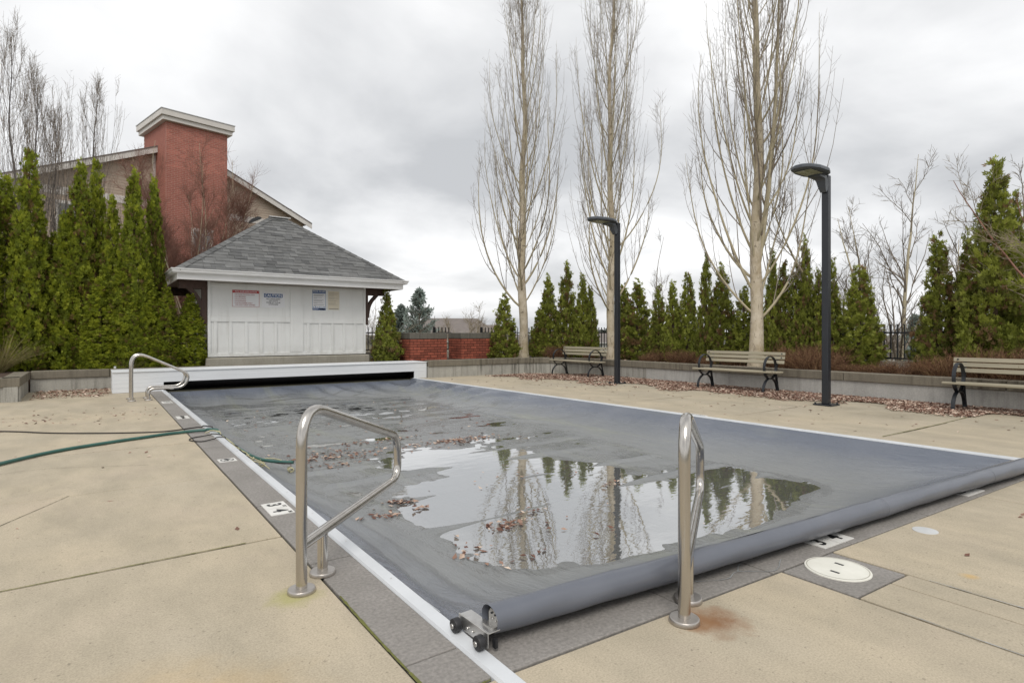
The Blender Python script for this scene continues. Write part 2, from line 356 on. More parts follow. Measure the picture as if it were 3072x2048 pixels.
M['lid'] = mat('cream plastic lid', (0.72, 0.71, 0.64), (0.63, 0.62, 0.55), 7, 0.5, bump=0.15)
M['disc'] = mat('pale grey plug', (0.56, 0.57, 0.57), None, 7, 0.45)
M['pvc'] = mat('white pvc pipe', (0.68, 0.70, 0.71), None, 7, 0.4)
M['signwhite'] = mat('white sign board', (0.70, 0.70, 0.71), (0.64, 0.65, 0.67), 3, 0.35)
M['cream'] = mat('sun faded paper', (0.66, 0.60, 0.47), (0.60, 0.55, 0.45), 3, 0.5)
M['red'] = mat('faded red print', (0.42, 0.030, 0.035), None, 5, 0.5)
M['pinkink'] = mat('worn red lettering', (0.40, 0.14, 0.14), None, 30, 0.5)
M['blue'] = mat('blue print', (0.012, 0.075, 0.23), None, 5, 0.45)
M['skyblue'] = mat('bright blue print', (0.02, 0.16, 0.40), None, 5, 0.45)
M['greyink'] = mat('grey lettering', (0.10, 0.10, 0.11), None, 5, 0.5)
M['paleink'] = mat('faint lettering', (0.34, 0.31, 0.25), None, 5, 0.5)
def bark_material():
    m, n, l, p = new_mat('pale poplar bark'); t = NT(n, l); v = t.coord('Object')
    col = t.mix(t.ramp(t.noise(v, 3.0, 5, 0.6), [(0.35, 0.0), (0.65, 1.0)]), (0.40, 0.33, 0.225), (0.58, 0.515, 0.41))
    moss = t.ramp(t.noise(t.coord('Object', (1, 1, 0.3)), 2.0, 4), [(0.48, 0.0), (0.7, 1.0)]); col = t.mix(t.math('MULTIPLY', moss, 0.6), col, (0.34, 0.29, 0.15))
    fi = t.ramp(t.noise(t.coord('Object', (1, 1, 0.35)), 16, 5, 0.7, 0.8), [(0.56, 0.0), (0.66, 1.0)]); col = t.mix(t.math('MULTIPLY', fi, 0.75), col, (0.13, 0.10, 0.07))
    sc = t.ramp(t.noise(t.coord('Object', (1, 1, 2.2)), 5, 3, 0.5), [(0.66, 0.0), (0.70, 1.0)]); col = t.mix(t.math('MULTIPLY', sc, 0.7), col, (0.12, 0.095, 0.07))
    l.new(col, p.inputs['Base Color']); p.inputs['Roughness'].default_value = 0.85; l.new(t.bump(t.noise(t.coord('Object', (1, 1, 0.35)), 16, 5, 0.7, 0.8), 0.8, 0.02), p.inputs['Normal']); return m
M['bark'] = bark_material()
M['limb'] = mat('olive tan limb bark', (0.46, 0.40, 0.275), (0.34, 0.30, 0.20), 7, 0.85, bump=0.2)
M['twig'] = mat('grey brown twig', (0.28, 0.235, 0.185), (0.19, 0.16, 0.13), 5, 0.85)
M['darktwig'] = mat('dark slate twig', (0.125, 0.112, 0.108), (0.085, 0.076, 0.074), 5, 0.85)
M['redtwig'] = mat('red brown twig', (0.27, 0.135, 0.095), (0.18, 0.095, 0.07), 5, 0.85)
M['paletwig'] = mat('pale straw twig', (0.34, 0.285, 0.20), (0.24, 0.195, 0.135), 5, 0.85)
M['trunkdark'] = mat('brown cedar trunk', (0.10, 0.065, 0.045), None, 8, 0.9)
M['hedge'] = leaf_material('deep green cedar spray', [(0.26, (0.21, 0.14, 0.055)), (0.33, (0.115, 0.140, 0.02)), (0.50, (0.225, 0.275, 0.028)), (0.72, (0.37, 0.405, 0.04))])
M['cedar'] = leaf_material('olive cedar spray', [(0.26, (0.25, 0.155, 0.08)), (0.34, (0.155, 0.165, 0.042)), (0.52, (0.255, 0.29, 0.05)), (0.74, (0.38, 0.41, 0.08))])
M['spruce'] = leaf_material('blue green spruce needle', [(0.25, (0.27, 0.29, 0.26)), (0.5, (0.24, 0.30, 0.27)), (0.75, (0.38, 0.45, 0.41))])
M['dryleaf'] = leaf_material('dry fallen leaf', [(0.2, (0.13, 0.065, 0.048)), (0.42, (0.26, 0.155, 0.115)), (0.60, (0.40, 0.28, 0.215)), (0.80, (0.60, 0.49, 0.40))], 0.7, 1.5, False)
M['shrub'] = leaf_material('russet dry stem', [(0.25, (0.085, 0.042, 0.026)), (0.55, (0.165, 0.080, 0.045)), (0.8, (0.25, 0.16, 0.08))], 0.8, 2.0, False)
M['straw'] = leaf_material('straw grass blade', [(0.25, (0.18, 0.15, 0.06)), (0.55, (0.34, 0.28, 0.14)), (0.8, (0.15, 0.17, 0.045))], 0.7, 2.0, False)
M['farroof'] = mat('distant brown roof', (0.19, 0.165, 0.15), (0.15, 0.13, 0.12), 1.5, 0.9)
M['farwall'] = mat('distant pale wall', (0.50, 0.49, 0.46), None, 1.0, 0.8)

# ------------------------------------------------------------------ terrain, deck, pool
def fy(x): return 1.67 - 0.054 * (x - 1.2)          # outer edge of the front coping
def xr(y): return 6.80 + (13.9 - y) * 0.0198        # inner edge of the far long side
def ry(x): return 1.86 - 0.083 * (x - 1.22)         # centre line of the cover's leading bar
g = MB().add([(-900,-900,-2.6),(900,-900,-2.6),(900,900,-2.6),(-900,900,-2.6)], [(0,1,2,3)]).build('ground', M['ground']); tag(g, kind='structure')
db = MB()
db.prism([(-9,-4),(0.95,-4),(0.95,15.2),(-9,15.2)], -2.6, -0.016); db.prism([(0.95,-4),(14,-4),(14,1.2),(0.95,1.2)], -2.6, -0.016)
db.prism([(0.95,1.2),(7.25,1.2),(7.25,fy(7.25)+0.33),(0.95,fy(0.95)+0.33)], -2.6, -0.016)
db.prism([(7.02,1.2),(14,1.2),(14,14.2),(7.02,14.2)], -2.6, -0.0165); db.prism([(0.95,13.95),(7.02,13.95),(7.02,19),(0.95,19)], -2.6, -0.017)
deck = db.build('deck', M['joint']); tag(deck, kind='structure')
rng = random.Random(4)
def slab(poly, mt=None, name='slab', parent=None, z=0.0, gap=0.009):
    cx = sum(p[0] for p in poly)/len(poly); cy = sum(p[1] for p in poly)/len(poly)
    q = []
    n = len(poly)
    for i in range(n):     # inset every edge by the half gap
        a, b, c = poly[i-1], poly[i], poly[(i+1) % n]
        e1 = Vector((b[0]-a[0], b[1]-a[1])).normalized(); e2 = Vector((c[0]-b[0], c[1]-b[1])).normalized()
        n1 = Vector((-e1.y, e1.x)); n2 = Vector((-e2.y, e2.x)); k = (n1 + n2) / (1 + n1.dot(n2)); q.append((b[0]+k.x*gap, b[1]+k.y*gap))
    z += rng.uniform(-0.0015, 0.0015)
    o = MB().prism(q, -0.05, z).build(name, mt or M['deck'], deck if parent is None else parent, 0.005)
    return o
YL = [-4, -1.9, -0.05, 1.78, 3.57, 5.37, 7.2, 8.98, 10.75, 12.5, 15.2]
XL = [-9, -5.5, -2.3, 0.905]
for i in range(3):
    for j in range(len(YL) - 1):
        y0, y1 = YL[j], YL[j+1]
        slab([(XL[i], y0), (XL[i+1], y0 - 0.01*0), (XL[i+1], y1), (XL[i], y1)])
# front apron, cut around the grey lid square
slab([(0.905,-0.05),(2.81,-0.05),(2.81,fy(2.81)),(0.905,fy(0.905))]); slab([(0.905,-4),(2.81,-4),(2.81,-0.05),(0.905,-0.05)])
slab([(2.81,-0.05),(3.10,-0.05),(3.10,1.20),(2.81,1.215)], gap=0.004); slab([(3.10,-0.05),(3.28,-0.05),(3.28,1.19),(3.10,1.20)], gap=0.004)
slab([(2.81,-4),(3.28,-4),(3.28,-0.05),(2.81,-0.05)])
lid_slab = slab([(2.81,1.215),(3.28,1.19),(3.28,fy(3.28)),(2.81,fy(2.81))], M['coping'], 'lid_square', gap=0.007)
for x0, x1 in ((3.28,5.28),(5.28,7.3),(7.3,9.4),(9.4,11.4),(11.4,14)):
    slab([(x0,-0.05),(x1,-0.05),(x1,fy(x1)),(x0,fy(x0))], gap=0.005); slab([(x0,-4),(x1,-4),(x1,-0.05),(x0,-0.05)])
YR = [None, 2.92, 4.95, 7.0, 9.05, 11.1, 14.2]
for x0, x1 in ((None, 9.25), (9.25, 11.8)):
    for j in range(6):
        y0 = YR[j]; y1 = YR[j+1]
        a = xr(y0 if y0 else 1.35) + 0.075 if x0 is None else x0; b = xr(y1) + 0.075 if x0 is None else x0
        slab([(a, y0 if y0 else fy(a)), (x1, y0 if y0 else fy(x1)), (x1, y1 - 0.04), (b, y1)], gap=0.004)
# coping stones
coping = tag(MB().box(0.95, 1.14, 1.9, 13.9, -0.3, -0.02).build('coping', M['joint']), kind='structure')
yc = [fy(1)+0.0, 1.92, 3.05, 4.28, 5.5, 6.75, 8.0, 9.25, 10.5, 11.75, 12.85, 13.92]
for i in range(len(yc) - 1):
    slab([(0.905, yc[i]), (1.13, yc[i]), (1.13, yc[i+1]), (0.905, yc[i+1])], M['coping'], 'coping_stone', coping, 0.001, 0.004)
xc = [1.195, 2.1, 2.75, 3.50, 4.45, 5.25, 6.1, 7.06]
for i in range(len(xc) - 1):
    a, b = xc[i], xc[i+1]
    slab([(a, fy(a)), (b, fy(b)), (b, fy(b)+0.335), (a, fy(a)+0.335)], M['coping'], 'coping_stone', coping, 0.001, 0.004)
basin = MB()
basin.add([(1.12,1.5,-1.5),(7.05,1.5,-1.5),(7.05,13.98,-1.5),(1.12,13.98,-1.5),(1.12,1.5,-0.06),(7.05,1.5,-0.06),(7.05,13.98,-0.06),(1.12,13.98,-0.06)],
          [(0,1,2,3),(0,4,5,1),(1,5,6,2),(2,6,7,3),(3,7,4,0)])
tag(basin.build('pool_basin', M['basin']), kind='structure')
# moss growing along the track and the front joint
def crack(pts, w, name, m, z=0.004):
    P = np.array(bez(pts, 6)); rr = np.random.default_rng(len(pts)); b = MB()
    for k in range(len(P)-1):
        d = P[k+1]-P[k]; nn = np.array((-d[1], d[0])); nn /= np.linalg.norm(nn)+1e-9; w0 = w*rr.uniform(0.3,1); w1 = w*rr.uniform(0.3,1)
        b.add([(*(P[k]-nn*w0), z), (*(P[k+1]-nn*w1), z), (*(P[k+1]+nn*w1), z), (*(P[k]+nn*w0), z)], [(0,1,2,3)])
    return b.build(name, m, deck)
M['moss'] = mat('green moss', (0.16, 0.17, 0.035), (0.09, 0.09, 0.03), 30, 0.95)
M['seal'] = mat('pale joint sealant', (0.40, 0.43, 0.45), (0.12, 0.12, 0.11), 6, 0.6)
crack([(-0.9,3.57),(-0.3,3.565),(0.3,3.57),(0.7,3.572)], 0.006, 'joint_moss', M['moss'])
crack([(0.905,1.7),(0.9,2.2),(0.907,2.6)], 0.008, 'joint_moss', M['moss']); crack([(0.92,1.675),(1.0,1.672),(1.11,1.668)], 0.006, 'joint_moss', M['moss'])
crack([(7.4,2.94),(8.2,2.92),(9.2,2.9),(10.2,2.9)], 0.008, 'joint_moss', M['moss'])
crack([(2.81,1.05),(2.80,0.6),(2.81,0.1)], 0.004, 'joint_seal', M['seal']); crack([(3.28,1.1),(3.285,0.6),(3.28,0.1)], 0.004, 'joint_seal', M['seal'])
crack([(-0.15,5.36),(-0.35,5.0),(-0.62,4.55),(-0.95,4.2)], 0.003, 'crack_line', M['joint'])
crack([(2.35,1.75),(2.5,1.68),(2.62,1.70),(2.78,1.60),(2.95,1.66)], 0.003, 'crack_line', M['seal'])
for pts_ in ([(5.6,1.3),(5.9,0.8),(5.85,0.3)], [(7.6,6.3),(8.3,6.0),(9.0,6.1),(9.5,5.8)], [(-1.8,6.6),(-1.0,6.4),(-0.4,6.55),(0.4,6.2)], [(7.5,8.3),(8.2,8.5),(8.9,8.2)]): crack(pts_, 0.0022, 'crack_line', M['joint'])
crack([(2.62,1.70),(2.72,1.75),(2.9,1.76),(3.1,1.72)], 0.003, 'crack_line', M['seal'])

# ------------------------------------------------------------------ pool cover and its puddle
PUD = [(2.81,6.0),(2.48,6.11),(2.35,5.81),(2.58,5.5),(2.86,5.18),(2.8,5.05),(2.25,4.8),(2.22,4.63),(2.16,4.48),(2.04,4.37),(1.91,4.27),(1.89,3.95),(1.89,3.72),(1.89,3.54),(1.89,3.34),(1.86,3.25),(1.9,3.06),(1.9,2.88),(1.95,2.82),(2.16,2.69),(2.33,2.67),(2.54,2.55),(2.72,2.56),(3.1,2.46),(3.35,2.44),(3.63,2.4),(4.04,2.43),(4.44,2.42),(5.05,2.53),(5.25,2.58),(5.39,2.85),(5.37,3.13),(5.4,3.53),(5.26,3.83),(4.95,3.8),(4.75,3.62),(4.4,3.58),(4.3,3.93),(4.49,4.5),(4.21,4.82),(3.9,5.8),(3.21,6.29),(2.94,6.29)]
FLOOR = [(1.85,12.5),(1.8,6.0),(2.05,4.2),(2.05,3.15),(3.1,2.75),(5.35,2.9),(5.5,4.8),(5.7,8.0),(5.85,12.5)]
ZW = -0.30
PUD = [(a*1.0714, b*1.0714) for a, b in PUD]
def sdf(poly, P):
    """signed distance, negative inside"""
    A = np.array(poly, float); B = np.roll(A, -1, 0); best = np.full(len(P), 1e9); inside = np.zeros(len(P), bool)
    for a, b in zip(A, B):
        e = b - a; w = P - a; t = np.clip((w @ e) / (e @ e), 0, 1); d = w - t[:, None] * e; best = np.minimum(best, np.hypot(d[:, 0], d[:, 1]))
        c = (a[1] > P[:, 1]) != (b[1] > P[:, 1])
        with np.errstate(divide='ignore', invalid='ignore'): xx = (b[0]-a[0]) * (P[:, 1]-a[1]) / (b[1]-a[1]) + a[0]
        inside ^= c & (P[:, 0] < xx)
    return np.where(inside, -best, best)
_nz = np.random.default_rng(11).random((64, 64))
def vnoise(x, y):
    xi = np.floor(x).astype(int); yi = np.floor(y).astype(int); fx = x - xi; fyy = y - yi
    fx = fx*fx*(3-2*fx); fyy = fyy*fyy*(3-2*fyy); A = _nz
    a = A[xi % 64, yi % 64]; b = A[(xi+1) % 64, yi % 64]; c = A[xi % 64, (yi+1) % 64]; d = A[(xi+1) % 64, (yi+1) % 64]
    return (a*(1-fx)+b*fx)*(1-fyy) + (c*(1-fx)+d*fx)*fyy - 0.5
def sstep(a, b, x): t = np.clip((x-a)/(b-a), 0, 1); return t*t*(3-2*t)
def cover_z(P):
    x, y = P[:, 0], P[:, 1]
    dl = np.maximum(x - 1.17, 1e-4); dr = np.maximum(xr(y) - 0.01 - x, 1e-4); dn = np.maximum(y - ry(x) - 0.022, 1e-4); df = np.maximum(13.95 - y, 1e-4)
    w = [1/dl**2, 1/dr**2, 1/dn**2, 1/df**2]; zr = (0.012*w[0] + 0.004*w[1] + (0.012+0.126*sstep(1.19, 1.34, x))*w[2] - 0.03*w[3]) / sum(w)
    de = 1/np.power(1/dl**3 + 1/dr**3 + 1/dn**3 + 1/df**3, 1/3)
    sp = sdf(PUD, P); sf = np.minimum(sdf(FLOOR, P), sp)
    flo = ZW + np.where(sp < 0, np.maximum(sp*0.06, -0.035), np.minimum(sp*0.016, 0.0042))
    dF = np.maximum(sf, 0); t = dF/(dF+de+1e-6)
    wn_ = w[2]/sum(w); z = flo + (zr - flo) * np.power(t, 2.7 - 1.0*wn_)
    # folds: along the near long side, fanning off the far corner, small ones everywhere
    n1 = vnoise(x*0.8+3, y*0.5); n2 = vnoise(x*1.7+9, y*1.7+2)
    body = sstep(0.03, 0.3, t) * sstep(0.0, 0.12, 1-t)
    left = np.exp(-(dl/0.75)**2) * body; right = np.exp(-(dr/1.3)**2) * body * sstep(5.0, 9.0, y); farm = np.exp(-(df/1.2)**2) * body
    z = z + 0.024*left*np.sin(2*math.pi*(x*4.2 + y*0.30 + n1*2.4)) * (0.6+n2)
    z = z + 0.034*right*np.sin(2*math.pi*((x*0.83 - (13.9-y)*0.56)*1.9 + n1*2.0)) * (0.7+n2)
    z = z + 0.05*farm*np.sin(2*math.pi*((x*0.9 + y*0.35)*0.9 + n1*2.6)) * (0.7+n2)
    near = np.exp(-(dn/0.8)**2) * body; z = z + 0.011*near*np.sin(2*math.pi*(x*1.1 + y*0.8 + n1*2.6))
    z = z + 0.008*n2*sstep(0.0, 0.05, t)*(1-t)
    z = z + (1-sstep(0, 0.06, t)) * (0.009*vnoise(x*2.1, y*2.7) + 0.007*vnoise(x*6+5, y*7) + 0.003*vnoise(x*15+2, y*17) + 0.006*vnoise(x*0.9+4, y*9) * sstep(5.5, 6.5, y))
    # stiff cross folds just breaking the water
    for yf, amp, ph_ in ((3.35, 0.036, 0.3), (3.95, 0.046, 1.7), (4.75, 0.044, 3.1), (5.6, 0.040, 4.0), (6.2, 0.03, 5.2)):
        yy_ = y - yf - 0.05*np.sin(x*1.3+ph_); z = z + amp*np.exp(-(yy_/0.05)**2)*np.clip(0.55+1.1*vnoise(x*1.4+ph_*7, y*0+ph_), 0, 1)*(1-sstep(0, 0.1, t))
    # crumpled peak by the carriage
    r2 = ((x-1.40)/0.08)**2 + ((y-2.03)/0.07)**2; z = z + 0.055*np.exp(-np.sqrt(r2+0.02)*1.3)*(1+0.35*np.sin(30*(x*0.8-y)))
    return z
cover = thing('pool_cover', 'grey vinyl pool cover sagging under a rain puddle and dead leaves', 'pool cover', (1.2, 1.9, 0))
off = Matrix.Translation((-1.2, -1.9, 0))
NU, NV = 170, 360
U, Vv = np.meshgrid(np.linspace(0, 1, NU), np.linspace(0, 1, NV)**1.15, indexing='ij')
Yg0 = 1.9 + Vv*12.2
Xg = 1.165 + U*(xr(Yg0) - 0.005 - 1.165); y0 = ry(Xg) + 0.022; Yg = y0 + Vv*(14.15 - y0)
P = np.stack([Xg.ravel(), Yg.ravel()], 1); Z = cover_z(P)
Vx = np.column_stack([P[:, 0]-1.2, P[:, 1]-1.9, Z])
idx = np.arange(NU*NV).reshape(NU, NV)
Fc = np.stack([idx[:-1,:-1].ravel(), idx[1:,:-1].ravel(), idx[1:,1:].ravel(), idx[:-1,1:].ravel()], 1)
fabric = meshobj('fabric', np_mesh('fabric', Vx, Fc, M['cover'], True), cover)
# leading bar wrapped in fabric
nb, ns_ = 110, 18; ring = []
for i in range(nb):
    x = 1.235 + (7.08-1.235)*i/(nb-1); c = np.array((x-1.2, ry(x)-1.9+0.006*math.sin(x*1.7), 0.098-0.010*math.sin(math.pi*(x-1.2)/5.9)))
    for j in range(ns_):
        a = 2*math.pi*j/ns_; rad = 0.055 + 0.0022*math.sin(x*3.1+2*a) + 0.0016*math.sin(x*9.7+a*3) + 0.0010*math.sin(x*23+a*2) + (0.004*math.sin(a*2+1) if i < 4 else 0)
        ring.append(c + rad*np.array((0.083*math.cos(a)*0.2, math.cos(a), math.sin(a)*1.02)))
ring = np.array(ring); ii = np.arange(nb*ns_).reshape(nb, ns_); jj = np.roll(ii, -1, 1)
Fb = np.stack([ii[:-1].ravel(), jj[:-1].ravel(), jj[1:].ravel(), ii[1:].ravel()], 1)
M['coverbar'] = mat('grey vinyl hem', (0.130, 0.140, 0.165), (0.105, 0.115, 0.138), 3, 0.34, bump=0.12, bscale=9)
bar = meshobj('leading_bar', np_mesh('leading_bar', ring, Fb, M['coverbar'], True), cover)
MB().cyl((0.05, ry(1.25)-1.9, 0.098), (1, -0.083, 0), 0.045, 0.02, 18).build('bar_end_shade', M['black'], bar)  # black disc inside the open bar end, painted as its dark hollow
MB().cyl((5.86, ry(7.06)-1.9, 0.098), (1, -0.083, 0), 0.045, 0.01, 18).build('bar_end_shade', M['black'], bar)
for x in (4.05, 5.6):
    tb = MB(); pts = [(x-1.2, ry(x)-1.9+0.057*math.cos(a), 0.09+0.058*math.sin(a)) for a in np.linspace(-1.2, 2.6, 16) + math.pi/2]
    tb.tube(pts, 0.0007, 4); tb.build('seam', M['coverbar'], bar)
# hem lines along the near long edge
for dx in (0.012, 0.035):
    ys = np.linspace(2.25, 13.6, 160); Pz = np.column_stack([np.full(160, 1.19+dx)+0.006*np.sin(ys*5+dx*90), ys])
    MB().tube([(a-1.2, b-1.9, c+0.002) for (a, b), c in zip(Pz, cover_z(Pz))], 0.002, 4).build('hem_cord', M['alu'] if dx > 0.02 else M['rubber'], fabric)
# wheeled carriage riding on the track
car = MB(); car.box(-0.052, 0.0, -0.075, 0.125, 0.072, 0.078); car.box(-0.058, -0.052, -0.075, 0.13, 0.022, 0.0785)
carriage = car.build('carriage', M['metal'], cover, 0.002); carriage.location = (1.235-1.2+0.012, 1.885-1.9, 0)
carriage.rotation_euler = (0, 0, math.radians(1.5))
for y in (-0.055, 0.11):
    w = MB().cyl((-0.097, y, 0.045), (1, 0, 0), 0.027, 0.030, 20).build('wheel', M['rubber'], carriage, 0.004)
    MB().cyl((-0.104, y, 0.045), (1, 0, 0), 0.010, 0.008, 10).build('axle_cap', M['metal'], carriage)
br = MB(); br.box(-0.03, 0.035, -0.062, 0.0, 0.078, 0.083); br.prism([(-0.062,0.083),(0.0,0.083),(0.0,0.118),(-0.012,0.135),(-0.05,0.135),(-0.062,0.118)], 0.0, 0.004, Matrix(((0,0,1,-0.001),(1,0,0,0),(0,1,0,0),(0,0,0,1))))
br.build('bracket', M['metal'], carriage)
for y, z in ((-0.05,0.098),(-0.03,0.102),(-0.012,0.1),(-0.045,0.12),(-0.022,0.121)):
    MB().cyl((-0.006, y, z), (1, 0, 0), 0.004, 0.004, 8).build('bolt', M['rubber'] if z > 0.11 else M['metal'], carriage)
for y in (-0.01, 0.025, 0.06): MB().cyl((-0.065, y, 0.045), (1, 0, 0), 0.006, 0.008, 8).build('bolt', M['metal'], carriage)
MB().box(-0.03, -0.018, -0.085, -0.065, 0.016, 0.05).build('guide_foot', M['rubber'], carriage)
# puddle: one still sheet at the water level, the fabric rises out of it
A = np.array(PUD); ctr = A.mean(0); ang = np.arctan2(A[:,1]-ctr[1], A[:,0]-ctr[0])
wx0, wx1, wy0, wy1 = 1.6, 6.1, 2.2, 12.9
NX, NY = 70, 140; gx, gy = np.meshgrid(np.linspace(wx0, wx1, NX), np.linspace(wy0, wy1, NY), indexing='ij')
W = np.column_stack([gx.ravel(), gy.ravel(), np.full(NX*NY, ZW)]); wi = np.arange(NX*NY).reshape(NX, NY)
WF = np.stack([wi[:-1,:-1].ravel(), wi[1:,:-1].ravel(), wi[1:,1:].ravel(), wi[:-1,1:].ravel()], 1)
cz = cover_z(W[:, :2]); under = (cz < ZW + 0.006)[WF].any(1); WF = WF[under]
water = meshobj('puddle_water', np_mesh('puddle_water', W, WF, M['water'], True)); tag(water, 'still rain puddle mirroring bare trees on the grey cover', 'puddle', kind='structure')

# white guide tracks
def track(name, x_of, y0, y1, label, w):
    t = thing(name, label, 'guide rail', (x_of(y0), y0, 0)); b = MB(); N = 14
    for i in range(N):
        a = y0 + (y1-y0)*i/N; c = y0 + (y1-y0)*(i+1)/N
        xa, xb = x_of(a)-x_of(y0), x_of(c)-x_of(y0)
        v = []
        for (xx, yy) in ((xa, a-y0), (xb, c-y0)): v += [(xx-w, yy, 0.002), (xx-w+0.006, yy, 0.014), (xx-0.008, yy, 0.019), (xx, yy, 0.012), (xx, yy, -0.05), (xx-w, yy, -0.05)]
        b.add(v, [(0,1,7,6),(1,2,8,7),(2,3,9,8),(3,4,10,9),(4,5,11,10),(5,0,6,11)] + ([(5,4,3,2,1,0)] if i == 0 else []) + ([(6,7,8,9,10,11)] if i == N-1 else []))
    b.build('rail', M['alu'], t)
    y = y0 + 0.35
    while y < y1:
        MB().cyl((x_of(y)-x_of(y0)-w*0.45, y-y0, 0.0155), (0,0,1), 0.005, 0.0025, 8).build('screw', M['metal'], t); y += 0.62
    return t
track('guide_track', lambda y: 1.192, 0.4, 13.92, 'white aluminium cover track along the coping with depth markers', 0.068)
track('guide_track', lambda y: xr(y) + 0.07, 1.45, 13.92, 'white aluminium cover track on the bench side of the pool', 0.068)

# depth marker tiles
def text(s, size, parent, loc, rot, m, name='lettering', align='CENTER', depth=0.0006, sx=1.0, bold=0.0):
    c = bpy.data.curves.new(name, 'FONT'); c.body = s; c.size = size; c.align_x = align; c.align_y = 'CENTER'; c.extrude = depth; c.offset = bold; c.resolution_u = 2
    c.materials.append(m); o = bpy.data.objects.new(name, c); link(o, parent); o.location = loc; o.rotation_euler = rot; o.scale = (sx, 1, 1)
    bpy.context.view_layer.update(); me = bpy.data.meshes.new_from_object(o.evaluated_get(bpy.context.evaluated_depsgraph_get())); bpy.data.objects.remove(o)
    me.materials.clear(); me.materials.append(m); o = meshobj(name, me, parent); o.location = loc; o.rotation_euler = rot; o.scale = (sx, 1, 1); return o
def marker(x, y, rz, kind, label):
    t = thing('depth_marker', label, 'marker tile', (x, y, 0.001), rz, 'marker tiles set in the coping')
    if kind == 'depth':
        for dx, s in ((-0.078, '3'), (0.078, '4')):
            MB().box(dx-0.075, dx+0.075, -0.075, 0.075, -0.02, 0.0035).build('tile', M['tile'], t)
            text(s, 0.13, t, (dx-0.012, -0.004, 0.0046), (0,0,0), M['ink'], bold=0.003)
            text('FT' if s == '3' else 'IN', 0.035, t, (dx+0.05, 0.05, 0.0046), (0,0,0), M['ink'])
    elif kind == 'nodive':
        MB().box(-0.15, 0.15, -0.075, 0.075, -0.02, 0.0035).build('tile', M['tile'], t)
        text('NO', 0.075, t, (-0.085, 0, 0.0046), (0,0,0), M['ink'], bold=0.002); text('DIVING', 0.055, t, (0.055, 0, 0.0046), (0,0,0), M['ink'], bold=0.0015)
    else:
        MB().box(-0.075, 0.075, -0.075, 0.075, -0.02, 0.0035).build('tile', M['tile'], t)
        b = MB(); n = 20
        v = [(r*math.cos(2*math.pi*i/n), r*math.sin(2*math.pi*i/n), 0.0045) for r in (0.048, 0.060) for i in range(n)]
        b.add(v, [(i, (i+1) % n, n+(i+1) % n, n+i) for i in range(n)]); b.build('ban_ring', M['ink'], t)
        s = MB().box(-0.052, 0.052, -0.006, 0.006, 0.0040, 0.0046).build('ban_bar', M['ink'], t); s.rotation_euler = (0, 0, math.radians(-45))
        d = MB(); d.tube([(-0.03,-0.02,0.004),(0.0,0.012,0.004),(0.03,0.0,0.004)], 0.007, 5); d.build('diver_figure', M['ink'], t)
    return t
RM = math.radians(-90)
marker(1.015, 4.15, RM, 'depth', 'white depth tile reading 3 FT 4 IN beside the handrail with green moss')
marker(1.015, 6.0, RM, 'ban', 'white no diving symbol tile next to the tied hose')
marker(1.015, 9.4, RM, 'nodive', 'white NO DIVING tile on the coping beyond the hose')
marker(1.015, 11.6, RM, 'depth', 'white depth tile beside the paired handrails')
marker(3.45, fy(3.45)+0.115, -0.054, 'depth', 'white depth tile half under the cover bar near the round lid')
marker(5.35, fy(5.35)+0.115, -0.054, 'nodive', 'white NO DIVING tile half under the cover bar')
marker(xr(5.3)+0.16, 5.3, -RM, 'nodive', 'white tile in the deck beside the track on the bench side')

# round lid, small plug
t = thing('skimmer_lid', 'round cream plastic lid set in a grey concrete square', 'lid', (3.065, 1.425, 0.0))
lid = MB().cyl((0,0,-0.02), (0,0,1), 0.152, 0.026, 40).build('lid', M['lid'], t, 0.003)
b = MB(); n = 40; v = [(r*math.cos(2*math.pi*i/n), r*math.sin(2*math.pi*i/n), 0.0068) for r in (0.139, 0.142) for i in range(n)]
b.add(v, [(i, (i+1) % n, n+(i+1) % n, n+i) for i in range(n)]); b.build('groove', M['paleink'], t)
for x, y in ((-0.06, -0.015), (0.06, 0.02)): MB().box(x-0.008, x+0.008, y-0.022, y+0.022, 0.0055, 0.0068).build('finger_slot', M['rubber'], t)
t = thing('deck_plug', 'small flat pale disc set flush in the tan concrete', 'plug', (4.09, 1.41-0.02, 0.0))
MB().cyl((0,0,-0.02), (0,0,1), 0.066, 0.0245, 28).build('disc', M['disc'], t)

# ------------------------------------------------------------------ handrails
def flange(b_parent, x, y):
    MB().cyl((x, y, 0.0), (0,0,1), 0.064, 0.021, 32, 0.061).build('flange', M['satin'], b_parent, 0.004)
def fig4_rail(loc, ang, label):
    t = thing('handrail', label, 'handrail', (*loc, 0), ang)
    prof = rounded([(0,0),(0,0.875),(1.27,0.50),(1.29,0.215),(0.0,0.215)], [0.22,0.10,0.12], 9)
    # main loop down to the low run
    P_ = [(a, 0, z) for a, z in prof]; MB().tube(P_, 0.0255, 20).build('rail_tube', M['steel'], t)
    MB().tube([(0.205,0,0.0),(0.205,0,0.2)], 0.025, 20).build('short_post', M['steel'], t)
    flange(t, 0, 0); flange(t, 0.205, 0); return t
fig4_rail((0.779, 2.75), math.radians(45.5), 'stainless handrail with mossy foot beside the 3 FT 4 IN tile')
fig4_rail((1.989, 1.537), math.radians(33.5), 'stainless handrail with rust stained foot in front of the cover bar')
def loop_rail(loc, label):
    t = thing('handrail', label, 'handrail', (*loc, 0), 0, 'paired looped handrails by the cover housing')
    prof = rounded([(0,0),(0.0,0.90),(0.90,0.44),(0.80,0.205),(0.25,0.205),(0.25,0.0)], [0.30,0.20,0.22,0.19], 9)
    MB().tube([(a, 0, z) for a, z in prof], 0.024, 14).build('rail_tube', M['steel'], t); flange(t, 0, 0); flange(t, 0.25, 0); return t
loop_rail((0.53, 12.12), 'looped stainless handrail, one of a pair by the white cover housing')
